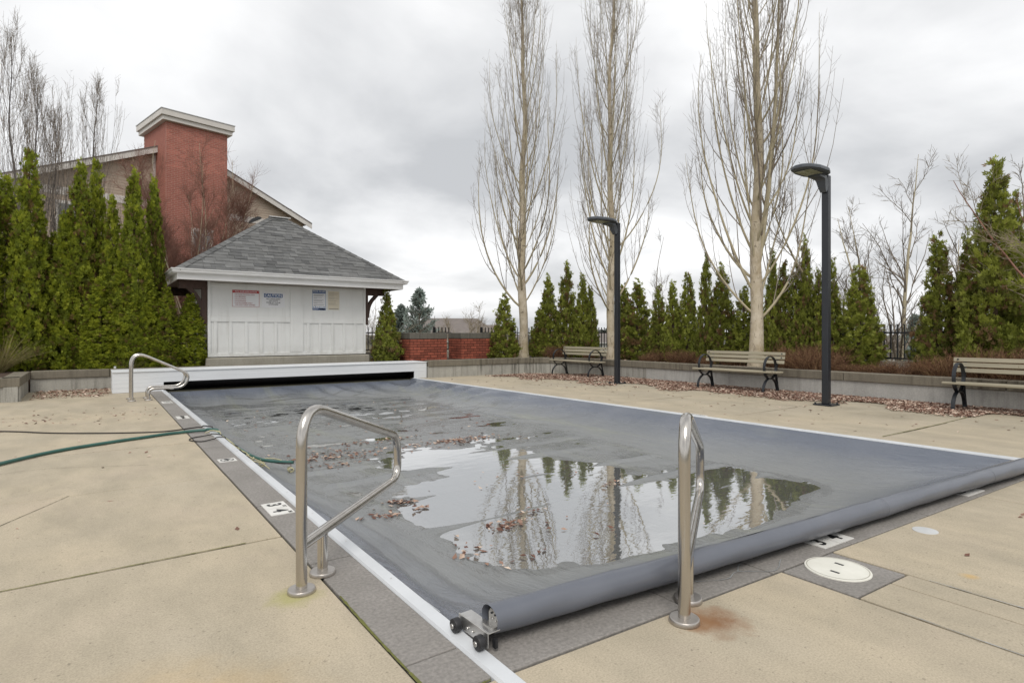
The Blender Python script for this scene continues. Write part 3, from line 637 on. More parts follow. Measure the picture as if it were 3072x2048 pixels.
loop_rail((0.53, 12.55), 'looped stainless handrail, one of a pair by the white cover housing')

# ------------------------------------------------------------------ hose, cord, rope
def lay(pts, r, base=0.0):
    out = []
    for x, y in bez(pts, 8):
        z = r + 0.003
        if 0.86 < x < 1.10: z += 0.001
        if x > 1.10 and x < 1.20: z += 0.02
        if x >= 1.2: z = max(float(cover_z(np.array([[x, y]]))[0]), -0.2) + r + 0.004
        out.append((x, y, z+base))
    k = 7                                              # smooth the height so it bridges like a stiff hose
    zs = np.array([p[2] for p in out]); zs2 = np.convolve(np.pad(zs, k, 'edge'), np.ones(2*k+1)/(2*k+1), 'valid')
    return [(p[0], p[1], max(a, b)) for p, a, b in zip(out, zs, zs2)]
def cable(name, label, cat, pts, r, m, base=0.0):
    o = MB().tube(lay(pts, r, base), r, 10).build(name, m); return tag(o, label, cat)
cable('garden_hose', 'thick green hose lying from the tan deck onto the pool cover', 'hose',
      [(-2.4,4.6),(-1.2,6.2),(-0.69,6.94),(-0.31,7.36),(0.13,7.61),(0.45,7.75),(0.76,7.87),(1.08,7.83),(1.22,7.6),(1.34,7.2),(1.46,6.75),(1.60,6.5),(1.72,6.38)], 0.017, M['hose'])
cable('power_cord', 'thin black cord running over the deck beside the green hose', 'cord',
      [(-2.2,10.2),(-0.93,9.31),(-0.41,8.79),(0.14,8.39),(0.65,8.14),(0.98,8.21),(1.15,8.15),(1.30,7.6),(1.42,7.0),(1.52,6.65),(1.62,6.45),(1.70,6.38)], 0.0075, M['cord'])
cable('cord_loop', 'loose loop of dark cord hanging over the white track by the hose', 'cord',
      [(1.30,7.05),(1.15,7.45),(1.03,7.5),(0.92,7.47),(0.86,7.36),(0.88,7.24),(0.98,7.14),(1.15,7.22),(1.25,7.05),(1.34,6.75),(1.40,6.6)], 0.006, M['cord'])
rope = thing('knotted_rope', 'pale yellow rope knotted around the hose on the cover edge', 'rope', (1.3, 7.0, 0))
for pts in ([(1.05,7.6),(1.14,7.64),(1.24,7.36),(1.27,6.95),(1.24,6.8),(1.33,7.05),(1.42,6.9),(1.38,6.65),(1.30,6.55),(1.42,6.45),(1.44,6.2)],
            [(1.16,7.55),(1.27,7.3),(1.33,7.12),(1.38,6.98),(1.36,6.85),(1.41,6.72),(1.45,6.6)], [(1.46,6.7),(1.55,6.72),(1.62,6.6),(1.64,6.45)]):
    MB().tube([(a-1.3, b-7.0, c) for a, b, c in lay(pts, 0.006, 0.016)], 0.006, 6).build('strand', M['rope'], rope)
for i, (x, y) in enumerate(((1.40,6.95),(1.47,6.66),(1.70,6.40))):
    rr = random.Random(i); z = float(cover_z(np.array([[x, y]]))[0]) + 0.03; pts = []
    for k in range(26): a = k*0.9; pts.append((x-1.3+0.024*math.cos(a), y-7.0+0.03*math.sin(a*0.7)+0.002*k-0.02, z+0.022*math.sin(a)))
    MB().tube(pts, 0.0065, 6).build('knot', M['rope'], rope)

# ------------------------------------------------------------------ white cover housing
hs = thing('cover_housing', 'long low white boxed housing the pool cover slides under', 'housing', (0.28, 13.9, 0))
def hb(name, m, x0, x1, y0, y1, z0, z1, bev=0.003): return bx(name, m, hs, x0-0.28, x1-0.28, y0-13.9, y1-13.9, z0, z1, bev)
hb('lid_panel', M['whiteb'], 0.28, 7.21, 13.885, 14.75, 0.408, 0.43, 0.004)
for k in range(3):
    z0 = 0.186 + k*0.074; hb('siding_board', M['whiteb'], 0.29, 7.20, 13.9+0.0015*k, 13.93, z0, z0+0.0735)
for x0, x1 in ((0.29, 1.16), (6.84, 7.20)):
    for k in range(2): z0 = 0.002 + k*0.092; hb('siding_board', M['whiteb'], x0, x1, 13.9, 13.93, z0, z0+0.0915)
hb('end_panel', M['whiteb'], 0.285, 0.305, 13.932, 14.74, 0.002, 0.407); hb('end_panel', M['whiteb'], 7.185, 7.205, 13.932, 14.74, 0.002, 0.407)
hb('rear_panel', M['black'], 0.31, 7.18, 14.70, 14.74, -0.3, 0.405); bx('floor_shade_lining', M['black'], hs, 0.85, 6.62, 0.09, 0.80, -0.32, -0.12); hb('inner_shade_lining', M['black'], 0.31, 7.18, 13.935, 14.70, 0.36, 0.375, 0)  # box inside and roll coloured black for the shade in the opening
MB().cyl((0.9, 0.42, 0.17), (1,0,0), 0.14, 5.6, 24).build('cover_roll', M['rubber'], hs)

# ------------------------------------------------------------------ pool house
PH = (2.2, 15.5)            # left front wall corner
ph = thing('pool_house', 'small white pool house with grey hipped shingle roof and brown brackets', 'pool house', (PH[0], PH[1], 0.38))
PX, PY, PZ = PH[0], PH[1], 0.38
def pb(name, m, x0, x1, y0, y1, z0, z1, bev=0.0, parent=None): return bx(name, m, parent or ph, x0-PX, x1-PX, y0-PY, y1-PY, z0-PZ, z1-PZ, bev)
WX0, WX1, WY1 = 2.2, 6.12, 18.6
pb('plinth', M['plinth'], WX0-0.06, WX1+0.09, 15.38, WY1+0.05, -0.05, 0.60, 0.03)
wall = pb('wall', M['white'], WX0, WX1, 15.5, WY1, 0.615, 2.44)
pb('wall_gap', M['black'], WX0+0.02, WX1-0.02, 15.52, WY1-0.05, 0.58, 0.63)
# board and batten face: upper panels, mid rail, battens
F = 15.482
def face(name, x0, x1, z0, z1, y=F): return pb(name, M['white'], x0, x1, y-0.012, 15.5003, z0, z1, 0.003)
face('corner_board', WX0-0.004, WX0+0.06, 0.622, 2.44, 15.476); face('corner_board', WX1-0.06, WX1+0.004, 0.622, 2.44, 15.476)
face('post_board', 4.10, 4.43, 0.70, 2.40, 15.484)
face('mid_rail', WX0+0.062, 4.098, 1.47, 1.60, 15.485); face('mid_rail', 4.432, WX1-0.062, 1.45, 1.57, 15.4855)
face('base_rail', WX0+0.062, WX1-0.062, 0.622, 0.695, 15.483); face('head_rail', WX0+0.062, WX1-0.062, 2.33, 2.40, 15.486)
for x in (2.36, 2.69, 3.05, 3.40, 3.74): face('batten', x-0.035, x+0.035, 0.697, 1.468, 15.488)
for x in (4.56, 4.86, 5.20, 5.52, 5.83): face('batten', x-0.035, x+0.035, 0.697, 1.448, 15.488)
# eaves: fascia, gutter, soffit
EX0, EX1, EY0, EY1 = 1.50, 7.00, 14.92, 19.72
pb('soffit', M['soffit'], EX0+0.03, EX1-0.03, EY0+0.03, EY1-0.03, 2.44, 2.46)
for a in ((EX0, EX1, EY0, EY0+0.03), (EX0, EX1, EY1-0.03, EY1), (EX0, EX0+0.03, EY0+0.032, EY1-0.032), (EX1-0.03, EX1, EY0+0.032, EY1-0.032)): pb('fascia', M['gutter'], *a, 2.405, 2.60, 0.003)
def gutter(p0, p1, nrm):
    p0, p1, nrm = Vector(p0), Vector(p1), Vector(nrm); prof = [(0.0,0.0),(0.075,0.0),(0.10,0.03),(0.10,0.055),(0.125,0.085),(0.125,0.10),(0.115,0.10),(0.115,0.09),(0.0,0.09)]
    d = (p1-p0).normalized(); v = []
    for base, sg in ((p0, -1), (p1, 1)):
        for o_, z in prof: v.append(tuple(base + d*sg*o_ + nrm*o_ + Vector((0,0,z)) - Vector((PX,PY,PZ))))
    n = len(prof); f = [tuple(range(n)), tuple(range(2*n-1, n-1, -1))] + [(i, n+i, n+(i+1) % n, (i+1) % n) for i in range(n)]
    return MB().add(v, f).build('gutter', M['gutter'], ph)
gutter((EX0, EY0, 2.545), (EX1, EY0, 2.545), (0,-1,0)); gutter((EX0, EY1, 2.545), (EX0, EY0, 2.545), (-1,0,0)); gutter((EX1, EY0, 2.545), (EX1, EY1, 2.545), (1,0,0)); gutter((EX1, EY1, 2.545), (EX0, EY1, 2.545), (0,1,0))
# brown posts, beams, braces at both sides
for sx, wx in ((-1, WX0), (1, WX1)):
    a, b = sorted((wx + sx*0.005, wx + sx*0.115)); pb('side_post', M['brown'], a, b, 15.56, 15.70, 1.42, 2.25, 0.004)
    a, b = sorted((wx + sx*0.002, wx + sx*0.60)); pb('eave_beam', M['brown'], a, b, 15.55, 15.71, 2.25, 2.438, 0.004)
    pts = rounded([(wx + sx*0.10, 1.62), (wx + sx*0.16, 2.02), (wx + sx*0.42, 2.30)], 0.25, 8); q = []
    P_ = np.array(pts); T = np.gradient(P_, axis=0); T /= np.linalg.norm(T, axis=1)[:, None]; N_ = np.stack([-T[:,1], T[:,0]], 1)*0.045
    bm = MB(); v = []
    for p_, n_ in zip(P_, N_):
        for yy in (15.58, 15.68): v += [(p_[0]+n_[0]-PX, yy-PY, p_[1]+n_[1]-PZ), (p_[0]-n_[0]-PX, yy-PY, p_[1]-n_[1]-PZ)]
    K = len(P_); f = []
    for k in range(K-1):
        o0, o1 = 4*k, 4*k+4
        f += [(o0, o0+1, o1+1, o1), (o0+2, o1+2, o1+3, o0+3), (o0, o1, o1+2, o0+2), (o0+1, o0+3, o1+3, o1+1)]
    f += [(0,2,3,1), (4*K-4, 4*K-3, 4*K-1, 4*K-2)]; bm.add(v, f).build('brace', M['brown'], ph)
    a, b = sorted((wx + sx*0.02, wx + sx*0.5)); pb('rear_beam', M['brown'], a, b, 18.3, 18.46, 2.22, 2.438)
# hipped roof: deck, single shingles on the front slope, the rest as one part
RZ, AZ = 2.625, 4.44; RX0, RX1, RY0, RY1 = EX0-0.04, EX1+0.04, EY0-0.04, EY1+0.04; AY = (RY0+RY1)/2; RL = RY1-RY0; AX0, AX1 = 4.02, 4.48
rd = MB()
v = [(RX0,RY0,RZ),(RX1,RY0,RZ),(RX1,RY1,RZ),(RX0,RY1,RZ),(AX0,AY,AZ),(AX1,AY,AZ)]
rd.add([(a-PX,b-PY,c-PZ-0.012) for a,b,c in v], [(0,1,5,4),(1,2,5),(2,3,4,5),(3,0,4),(3,2,1,0)])
roof = rd.build('roof', M['roofbase'], ph)
def slope_shingles(p0, p1, q0, q1, courses, seed, add):
    """rows of shingles between eave edge p0-p1 and ridge edge q0-q1"""
    rr = random.Random(seed); p0, p1, q0, q1 = map(Vector, (p0, p1, q0, q1))
    nrm = (p1-p0).cross(q0-p0).normalized()
    for c in range(courses):
        t0 = c/courses; t1 = min(1.0, (c+1.12)/courses)
        a0, b0 = p0.lerp(q0, t0), p1.lerp(q1, t0); a1, b1 = p0.lerp(q0, t1), p1.lerp(q1, t1)
        e = (b0-a0); L = e.length
        if L < 0.1: continue
        e.normalize(); x = -rr.random()*0.3
        lo1, hi1 = (a1-a0).dot(e), (b1-a0).dot(e); up = (a1-a0) - e*lo1
        while x < L:
            w = rr.choice((0.16, 0.2, 0.24, 0.3, 0.33)); x0, x1 = max(x, 0), min(x+w-0.004, L); x += w
            if x1-x0 < 0.02: continue
            u0, u1 = min(max(x0, lo1), hi1), min(max(x1, lo1), hi1)
            th = 0.006 + rr.choice((0.0, 0.0, 0.006)) + rr.random()*0.002; lift = 0.009
            base = [a0+e*x0, a0+e*x1, a0+e*u1+up, a0+e*u0+up]
            top = [base[0]+nrm*(lift+th), base[1]+nrm*(lift+th), base[2]+nrm*th, base[3]+nrm*th]
            vv = [tuple(k_ - Vector((PX,PY,PZ))) for k_ in base+top]
            add(vv, [(0,3,2,1),(4,5,6,7),(0,1,5,4),(1,2,6,5),(2,3,7,6),(3,0,4,7)], rr)
M['shingles'] = [M['shingle'], mat('light grey shingle', (0.205, 0.207, 0.205), (0.16, 0.162, 0.16), 6, 0.9, bump=0.5, bscale=120, vary=0.2, fine=0.4), mat('dark grey shingle', (0.15, 0.152, 0.152), (0.115, 0.117, 0.117), 6, 0.9, bump=0.5, bscale=120, vary=0.3, fine=0.4)]
def one(v, f, rr): MB().add(v, f).build('shingle', rr.choice(M['shingles'][:1]*2 + M['shingles'][1:]), roof)
slope_shingles((RX0,RY0,RZ), (RX1,RY0,RZ), (AX0,AY,AZ), (AX1,AY,AZ), 20, 3, one)
rest = MB(); addrest = lambda v, f, rr: rest.add(v, f)
slope_shingles((RX1,RY0,RZ), (RX1,RY1,RZ), (AX1,AY-0.001,AZ), (AX1,AY+0.001,AZ), 20, 4, addrest)
slope_shingles((RX0,RY1,RZ), (RX0,RY0,RZ), (AX0,AY+0.001,AZ), (AX0,AY-0.001,AZ), 20, 5, addrest)
slope_shingles((RX1,RY1,RZ), (RX0,RY1,RZ), (AX1,AY,AZ), (AX0,AY,AZ), 20, 6, addrest)
tag(rest.build('side_shingles', M['shingle'], roof), kind='stuff')
def hip(p, q, na, nb_, n):
    p, q, na, nb_ = Vector(p), Vector(q), Vector(na).normalized(), Vector(nb_).normalized(); d = (q-p)/n; ed = d.normalized()
    A_ = ed.cross(na).normalized(); B_ = ed.cross(nb_).normalized(); mid = (na+nb_).normalized()
    # wings run down each slope
    if A_.dot(nb_) > 0: A_ = -A_
    if B_.dot(na) > 0: B_ = -B_
    for i in range(n):
        a = p + d*i; b = p + d*(i+1.15); w = 0.125
        v = [a+mid*0.024, a+A_*w+na*0.026, a+B_*w+nb_*0.026, b+mid*0.015, b+A_*w+na*0.014, b+B_*w+nb_*0.014]
        v += [k_ - mid*0.012 for k_ in v]
        f = [(0,1,4,3),(0,3,5,2),(6,9,10,7),(6,8,11,9),(0,6,7,1),(0,2,8,6),(1,7,10,4),(2,5,11,8),(3,4,10,9),(3,9,11,5)]
        MB().add([tuple(k_ - Vector((PX,PY,PZ))) for k_ in v], f).build('hip_cap', random.Random(i).choice(M['shingles']), roof)
nF = Vector((1,0,0)).cross(Vector((0,AY-RY0,AZ-RZ))).normalized()
nL = (Vector((RX0,RY0,RZ))-Vector((RX0,RY1,RZ))).cross(Vector((AX0,AY,AZ))-Vector((RX0,RY1,RZ))).normalized()
nR = (Vector((RX1,RY1,RZ))-Vector((RX1,RY0,RZ))).cross(Vector((AX1,AY,AZ))-Vector((RX1,RY0,RZ))).normalized()
hip((RX0,RY0,RZ+0.01), (AX0,AY,AZ+0.01), nF, nL, 20); hip((RX1,RY0,RZ+0.01), (AX1,AY,AZ+0.01), nF, nR, 20)
nB = Vector((0, -nF.y, nF.z)); hip((AX0-0.02,AY,AZ+0.02), (AX1+0.02,AY,AZ+0.02), nF, nB, 3)
rv = MB(); rv.prism([(-0.17,0),(0.17,0),(0.15,0.05),(0.08,0.085),(-0.08,0.085),(-0.15,0.05)], -0.12, 0.12, Matrix(((1,0,0,0),(0,0,-1,0),(0,1,0,0),(0,0,0,1))))
o = rv.build('roof_vent', M['vent'], ph); o.location = (3.70-PX, AY+0.25-PY, 4.36-PZ); o.rotation_euler = (0, math.radians(-28), 0)
bx('ridge_flashing', M['metal'], ph, AX0-0.02-PX, AX1+0.1-PX, AY-0.08-PY, AY+0.06-PY, AZ+0.03-PZ, AZ+0.06-PZ)
# pvc stub beside the wall, small white marker post
o = MB().tube(rounded([(2.17,15.62,1.02),(2.02,15.62,1.02),(2.02,15.62,0.40)], 0.03, 4), 0.017, 10).build('drain_pipe', M['pvc'], None); tag(o, 'white plastic elbow pipe at the pool house corner', 'pipe')

# ------------------------------------------------------------------ signs
def sign(name, label, cx, cz, w, h, m, rows):
    y = 15.5012
    t = thing(name, label, 'sign', (cx, y, cz)); bx('board', m, t, -w/2, w/2, -0.006, 0.0, -h/2, h/2)
    for r in rows:
        if r[0] == 'rect': _, x0, x1, z0, z1, mm = r; bx('print_band', mm, t, x0, x1, -0.0075, -0.0055, z0, z1)
        else:
            _, s, x, z, size, mm, al, sx = r; text(s, size, t, (x, -0.0088, z), (math.radians(90), 0, 0), mm, 'lettering', al, 0.0006, sx, size*0.015)
    for x, z in ((-w/2+0.02, h/2-0.02), (w/2-0.02, h/2-0.02), (-w/2+0.02, -h/2+0.02), (w/2-0.02, -h/2+0.02)):
        MB().cyl((x, -0.0062, z), (0,-1,0), 0.006, 0.002, 8).build('screw', M['metal'], t)
    return t
rows = [('rect',-0.31,0.31,0.135,0.205,M['red']), ('t','POOL RULES & REGULATIONS',0,0.168,0.044,M['signwhite'],'CENTER',0.85)]
for i, s in enumerate(('• NO GLASS ON POOL DECK','• NO SMOKING','• NO ALCOHOL','• NO RUNNING','• WATER DIAPERS ONLY','   FOR NON TOILET TRAINED')): rows.append(('t', s, -0.27, 0.095-0.052*i-(0.0 if i < 5 else -0.006), 0.042, M['pinkink'], 'LEFT', 0.86 if i in (0,5) else 0.9))
for a in ((-0.31,-0.303,-0.205,0.134),(0.303,0.31,-0.205,0.134),(-0.302,0.302,-0.205,-0.199)): rows.append(('rect',*a,M['red']))
sign('rules_sign', 'white rules sign with a red header and worn red lettering', 3.045, 2.045, 0.62, 0.41, M['signwhite'], rows)
rows = [('rect',-0.225,0.225,0.06,0.155,M['blue']), ('t','CAUTION',0,0.105,0.098,M['signwhite'],'CENTER',0.95)]
for i, s in enumerate(('NO LIFEGUARD','ON DUTY','SWIM AT YOUR','OWN RISK')): rows.append(('t', s, 0, 0.017-0.045*i, 0.048, M['greyink'], 'CENTER', 1.0))
sign('caution_sign', 'white sign reading CAUTION NO LIFEGUARD with a blue band', 3.69, 2.035, 0.55, 0.39, M['signwhite'], rows)
rows = [('rect',-0.175,0.175,0.175,0.27,M['blue']), ('t','POOL RULES',0,0.222,0.062,M['signwhite'],'CENTER',0.9), ('rect',-0.175,0.175,-0.27,-0.215,M['blue']), ('t','POOL HOURS',-0.16,-0.243,0.028,M['signwhite'],'LEFT',0.8),
        ('rect',0.0,0.165,-0.257,-0.228,M['signwhite']), ('rect',-0.175,-0.168,-0.214,0.174,M['skyblue']), ('rect',0.168,0.175,-0.214,0.174,M['skyblue'])]
for i, wd in enumerate((0.27,0.29,0.24,0.0,0.22,0.09,0.0,0.26,0.22,0.0,0.25,0.10,0.0,0.27,0.07)):
    if wd: rows.append(('rect', -0.145, -0.145+wd, 0.145-0.0215*i, 0.152-0.0215*i, M['greyink']))
for i in range(6): rows.append(('rect', -0.16+i*0.055, -0.13+i*0.055, -0.20, -0.185+0.008*(i % 2), M['skyblue']))
sign('pool_rules_poster', 'tall blue and white poster headed POOL RULES', 4.845, 2.07, 0.35, 0.54, M['signwhite'], rows)
rows = [('rect',-0.13,0.13,-0.232,-0.218,M['greyink'])]
rr = random.Random(8)
for i in range(17):
    if i in (5, 9, 12): continue
    rows.append(('rect', -0.135, -0.135+rr.uniform(0.12,0.27), 0.205-0.0205*i, 0.211-0.0205*i, M['paleink']))
sign('notice_sheet', 'cream sun faded notice beside the POOL RULES poster', 5.235, 2.065, 0.31, 0.50, M['cream'], rows)

# ------------------------------------------------------------------ planter walls, soil
soil = MB(); soil.prism([(11.5,-3),(13.9,-3),(13.9,17.2),(9.9,17.2),(9.9,13.95),(11.2,13.4),(11.5,12.6)], -2.6, 0.40); soil.prism([(7.0,14.2),(9.9,14.2),(9.9,17.2),(7.0,17.2)], -2.6, 0.395)
soil.prism([(-9,13.4),(-1.2,13.4),(-1.2,15.3),(7.0,15.3),(7.0,20.5),(-9,20.5)], -2.6, 0.38)
tag(soil.build('planter_soil', M['soil']), kind='structure')
def pwall(label, name, path, h, capw=0.26, mw=None, mc=None, segl=2.4):
    t = thing(name, label, 'wall', (path[0][0], path[0][1], 0)); ox, oy = path[0]
    for i in range(len(path)-1):
        a, b = Vector(path[i]), Vector(path[i+1]); L = (b-a).length; d = (b-a)/L; nn = Vector((-d.y, d.x)); k = max(1, round(L/segl))
        for j in range(k):
            p0, p1 = a + d*(L*j/k), a + d*(L*(j+1)/k); q = lambda p, o_: (p.x+nn.x*o_-ox, p.y+nn.y*o_-oy)
            e = d*0.004
            m_ = (mw or M['wall'])
            if callable(m_): m_ = m_((p0+p1)/2)
            MB().prism([q(p0, 0.03), q(p0, 0.22), q(p1, 0.22), q(p1, 0.03)][::-1], -0.05, h-0.158).build('wall_panel', m_, t)
            MB().prism([q(p0+e, 0.0), q(p0+e, capw), q(p1-e, capw), q(p1-e, 0.0)][::-1], h-0.16, h).build('cap', mc or M['cap'], t, 0.012)
    return t
pwall('low concrete planter wall with stained cap running behind the benches', 'planter_wall',
      [(11.45,-2.0),(11.45,12.45),(11.32,12.95),(11.02,13.36),(10.6,13.62),(10.1,13.75),(7.22,13.82)][::-1], 0.46, mw=lambda c: M['wallclean'] if (c.x > 11.3 and c.y < 9) else M['wall'])
pwall('low concrete planter wall with black streaks before the cedar row', 'planter_wall', [(-8.5,13.2),(-1.05,13.2),(-1.05,15.18),(0.27,15.2),(2.2,15.2)], 0.42)
# ------------------------------------------------------------------ brick piers
def pier(x0, x1, y0, y1, label, seed):
    t = thing('brick_pier', label, 'brick pier', (x0, y0, 0.38)); rr = random.Random(seed)
    bx('core', M['mortar'], t, 0.006, x1-x0-0.006, 0.006, y1-y0-0.006, 0.0, 0.645)
    bx('cap', M['piercap'], t, -0.015, x1-x0+0.015, -0.015, y1-y0+0.015, 0.645, 0.82, 0.012)
    for c in range(9):
        z0 = c*0.0765 - 0.04; z1 = z0+0.0635; z0 = max(z0, 0.0); z1 = min(z1, 0.642)
        for length, side in ((x1-x0, 0), (y1-y0, 1)):
            x = -0.105 if c % 2 else 0.0
            while x < length - 0.012:
                a, b = max(x, 0.0 if side == 0 else 0.105), min(x+0.202, length); x += 0.215; j = rr.uniform(-0.003, 0.002)
                if b-a < 0.03: continue
                if side == 0: bx('brick', M['brick'], t, a, b, -0.004+j, 0.095, z0, z1)
                else: bx('brick', M['brick'], t, -0.004+j, 0.09, a, b, z0, z1)
    return t
pier(7.22, 8.39, 14.92, 15.7, 'low red brick pier with dark cap next to the cedar by the pool house', 1)
pier(8.95, 10.32, 15.02, 15.8, 'low red brick pier with dark cap next to the pale poplar trunk', 2)

# ------------------------------------------------------------------ benches
def make_bench(loc, rz, label):
    t = thing('park_bench', label, 'bench', (*loc, 0), rz, 'benches along the planter wall')
    L = 0.89
    for x in (-0.74, 0.74):
        b = MB(); a = np.linspace(0, 2*math.pi, 33)
        b.strap([(0.275+0.225*math.sin(k), 0.505+0.225*math.cos(k)) for k in a], 0.052, 0.013, x-0.026)
        b.strap([(0.275-0.27*math.cos(k), 0.295*math.sin(k)**0.85 if 0 < k < math.pi else 0.0) for k in np.linspace(0, math.pi, 21)], 0.052, 0.013, x-0.026)
        b.strap(bez([(0.60,0.0),(0.535,0.22),(0.505,0.42),(0.555,0.62),(0.60,0.79)], 5), 0.045, 0.016, x-0.0225)
        b.box(x-0.02, x+0.02, 0.06, 0.52, 0.385, 0.398)
        fr = b.build('side_frame', M['iron'], t)
    for k in range(5):
        y = 0.02+k*0.102; z = 0.40 + (0.008 if k in (0, 4) else 0.0) - 0.004*k; bx('seat_slat', M['slat'], t, -L, L, y, y+0.088, z, z+0.036, 0.008)
    for k, (y, z) in enumerate(((0.545,0.585),(0.565,0.672),(0.582,0.752))):
        s = bx('back_slat', M['slat'], t, -L, L, -0.016, 0.016, -0.033, 0.033, 0.007); s.location = (0, y, z+0.02); s.rotation_euler = (math.radians(-13), 0, 0)
        if k: 
            for x in (-0.83, 0.83): MB().cyl((x, -0.0178, 0.0), (0,-1,0), 0.014, 0.005, 10).build('bolt', M['iron'], s)
    return t
make_bench((10.60, 12.03), math.radians(-90), 'wood and iron bench where the planter wall curves round beside a lamp post')
make_bench((10.62, 7.10), math.radians(-88), 'wood and iron bench in front of the thick pale poplar trunk')
make_bench((10.66, 2.52), math.radians(-89), 'wood and iron bench in front of the tallest cedars')

# ------------------------------------------------------------------ lamp posts
def lamp_post(loc, label):
    t = thing('lamp_post', label, 'lamp post', (*loc, 0), 0, 'lamp posts beside the pool')
    bx('pole', M['lamp'], t, -0.054, 0.054, -0.054, 0.054, 0.02, 3.80, 0.012)
    bp = bx('base_plate', M['lamp'], t, -0.15, 0.15, -0.15, 0.15, 0.0, 0.022, 0.004)
    for x in (-0.12, 0.12):
        for y in (-0.12, 0.12): MB().cyl((x, y, 0.02), (0,0,1), 0.016, 0.03, 8).build('anchor_bolt', M['iron'], t)
    bx('access_cover', M['lamp'], t, -0.0565, -0.05, -0.03, 0.03, 0.35, 0.52)
    arm = MB(); pts = rounded([(-0.05,3.55),(-0.11,3.62),(-0.16,3.745),(-0.40,3.76)], 0.1, 5); w_ = np.linspace(0.05, 0.09, len(pts)); v = []; P_ = np.array(pts)
    T = np.gradient(P_, axis=0); T /= np.linalg.norm(T, axis=1)[:, None]; N_ = np.stack([-T[:,1], T[:,0]], 1)
    for p_, n_, ww, th in zip(P_, N_, w_, np.linspace(0.06, 0.035, len(pts))):
        v += [(p_[0]+n_[0]*th, -ww, p_[1]+n_[1]*th), (p_[0]+n_[0]*th, ww, p_[1]+n_[1]*th), (p_[0]-n_[0]*th, ww, p_[1]-n_[1]*th), (p_[0]-n_[0]*th, -ww, p_[1]-n_[1]*th)]
    f = [(4*k+j, 4*k+(j+1) % 4, 4*k+4+(j+1) % 4, 4*k+4+j) for k in range(len(pts)-1) for j in range(4)] + [(3,2,1,0), tuple(4*len(pts)-4+i for i in range(4))]
    arm.add(v, f).build('arm', M['lamphead'], t)
    out = [(-0.90,-0.06),(-0.82,-0.16),(-0.62,-0.215),(-0.34,-0.215),(-0.17,-0.15),(-0.08,-0.07),(-0.08,0.07),(-0.17,0.15),(-0.34,0.215),(-0.62,0.215),(-0.82,0.16),(-0.90,0.06)]
    hd = MB(); n = len(out); cx = -0.5
    lv = [(0.90, 3.768), (1.0, 3.786), (1.0, 3.822), (0.93, 3.842), (0.70, 3.852)]
    v = [(cx+(x-cx)*s, y*s, z) for s, z in lv for x, y in out]
    f = [tuple(range(n-1, -1, -1)), tuple(n*(len(lv)-1)+i for i in range(n))] + [(k*n+i, k*n+(i+1) % n, (k+1)*n+(i+1) % n, (k+1)*n+i) for k in range(len(lv)-1) for i in range(n)]
    head = hd.add(v, f).build('lamp_head', M['lamphead'], t)
    bx('lens', M['lens'], head, -0.76, -0.38, -0.13, 0.13, 3.757, 3.7655, 0.003)
    for k in range(4):
        for j in range(3): MB().cyl((-0.72+k*0.095, -0.09+j*0.09, 3.7572), (0,0,-1), 0.02, 0.006, 8, 0.012).build('led_cell', M['lens'], head)
    return t
lamp_post((10.05, 9.69), 'charcoal lamp post next to the bench by the second poplar')
lamp_post((9.85, 4.76), 'charcoal lamp post standing on bare concrete between two benches')

# ------------------------------------------------------------------ picket fence
pick = MB().box(-0.012, 0.012, -0.012, 0.012, 0.0, 0.74).mesh('picket', M['fence'])
def fence(label, p0, p1, z=0.62):
    p0, p1 = Vector(p0), Vector(p1); L = (p1-p0).length; d = (p1-p0)/L
    t = thing('picket_fence', label, 'fence', (p0.x, p0.y, z), math.atan2(d.y, d.x))
    bx('curb', M['plinth'], t, 0, L, -0.10, 0.10, -z-2.6, -0.02, 0.01)
    bx('rail', M['fence'], t, 0, L, -0.016, 0.016, 0.02, 0.055); bx('rail', M['fence'], t, 0, L, -0.016, 0.016, 0.565, 0.60)
    n = int(L/0.128)
    for i in range(n):
        o = meshobj('picket', pick, t); o.location = (0.05+i*0.128, 0, 0.021)
    x = 0.0
    while x < L: bx('post', M['fence'], t, x-0.025, x+0.025, -0.0255, 0.0255, -0.05, 0.78); x += 2.44
    return t
fence('black metal picket fence along the cedar row behind the benches', (13.8, -1.0), (13.8, 17.0))
fence('black metal picket fence behind the pale poplar trunk', (10.95, 17.05), (13.75, 17.05))
fence('short run of black pickets between the two brick piers', (9.1, 17.05), (9.75, 17.05))
fence('short run of black pickets beside the pool house wall', (6.75, 17.3), (7.75, 17.3))
o = bx('marker_stake', M['pvc'], None, 0.345, 0.385, 15.30, 15.34, 0.36, 0.47); tag(o, 'short white stake on the planter edge before the cedars', 'stake')

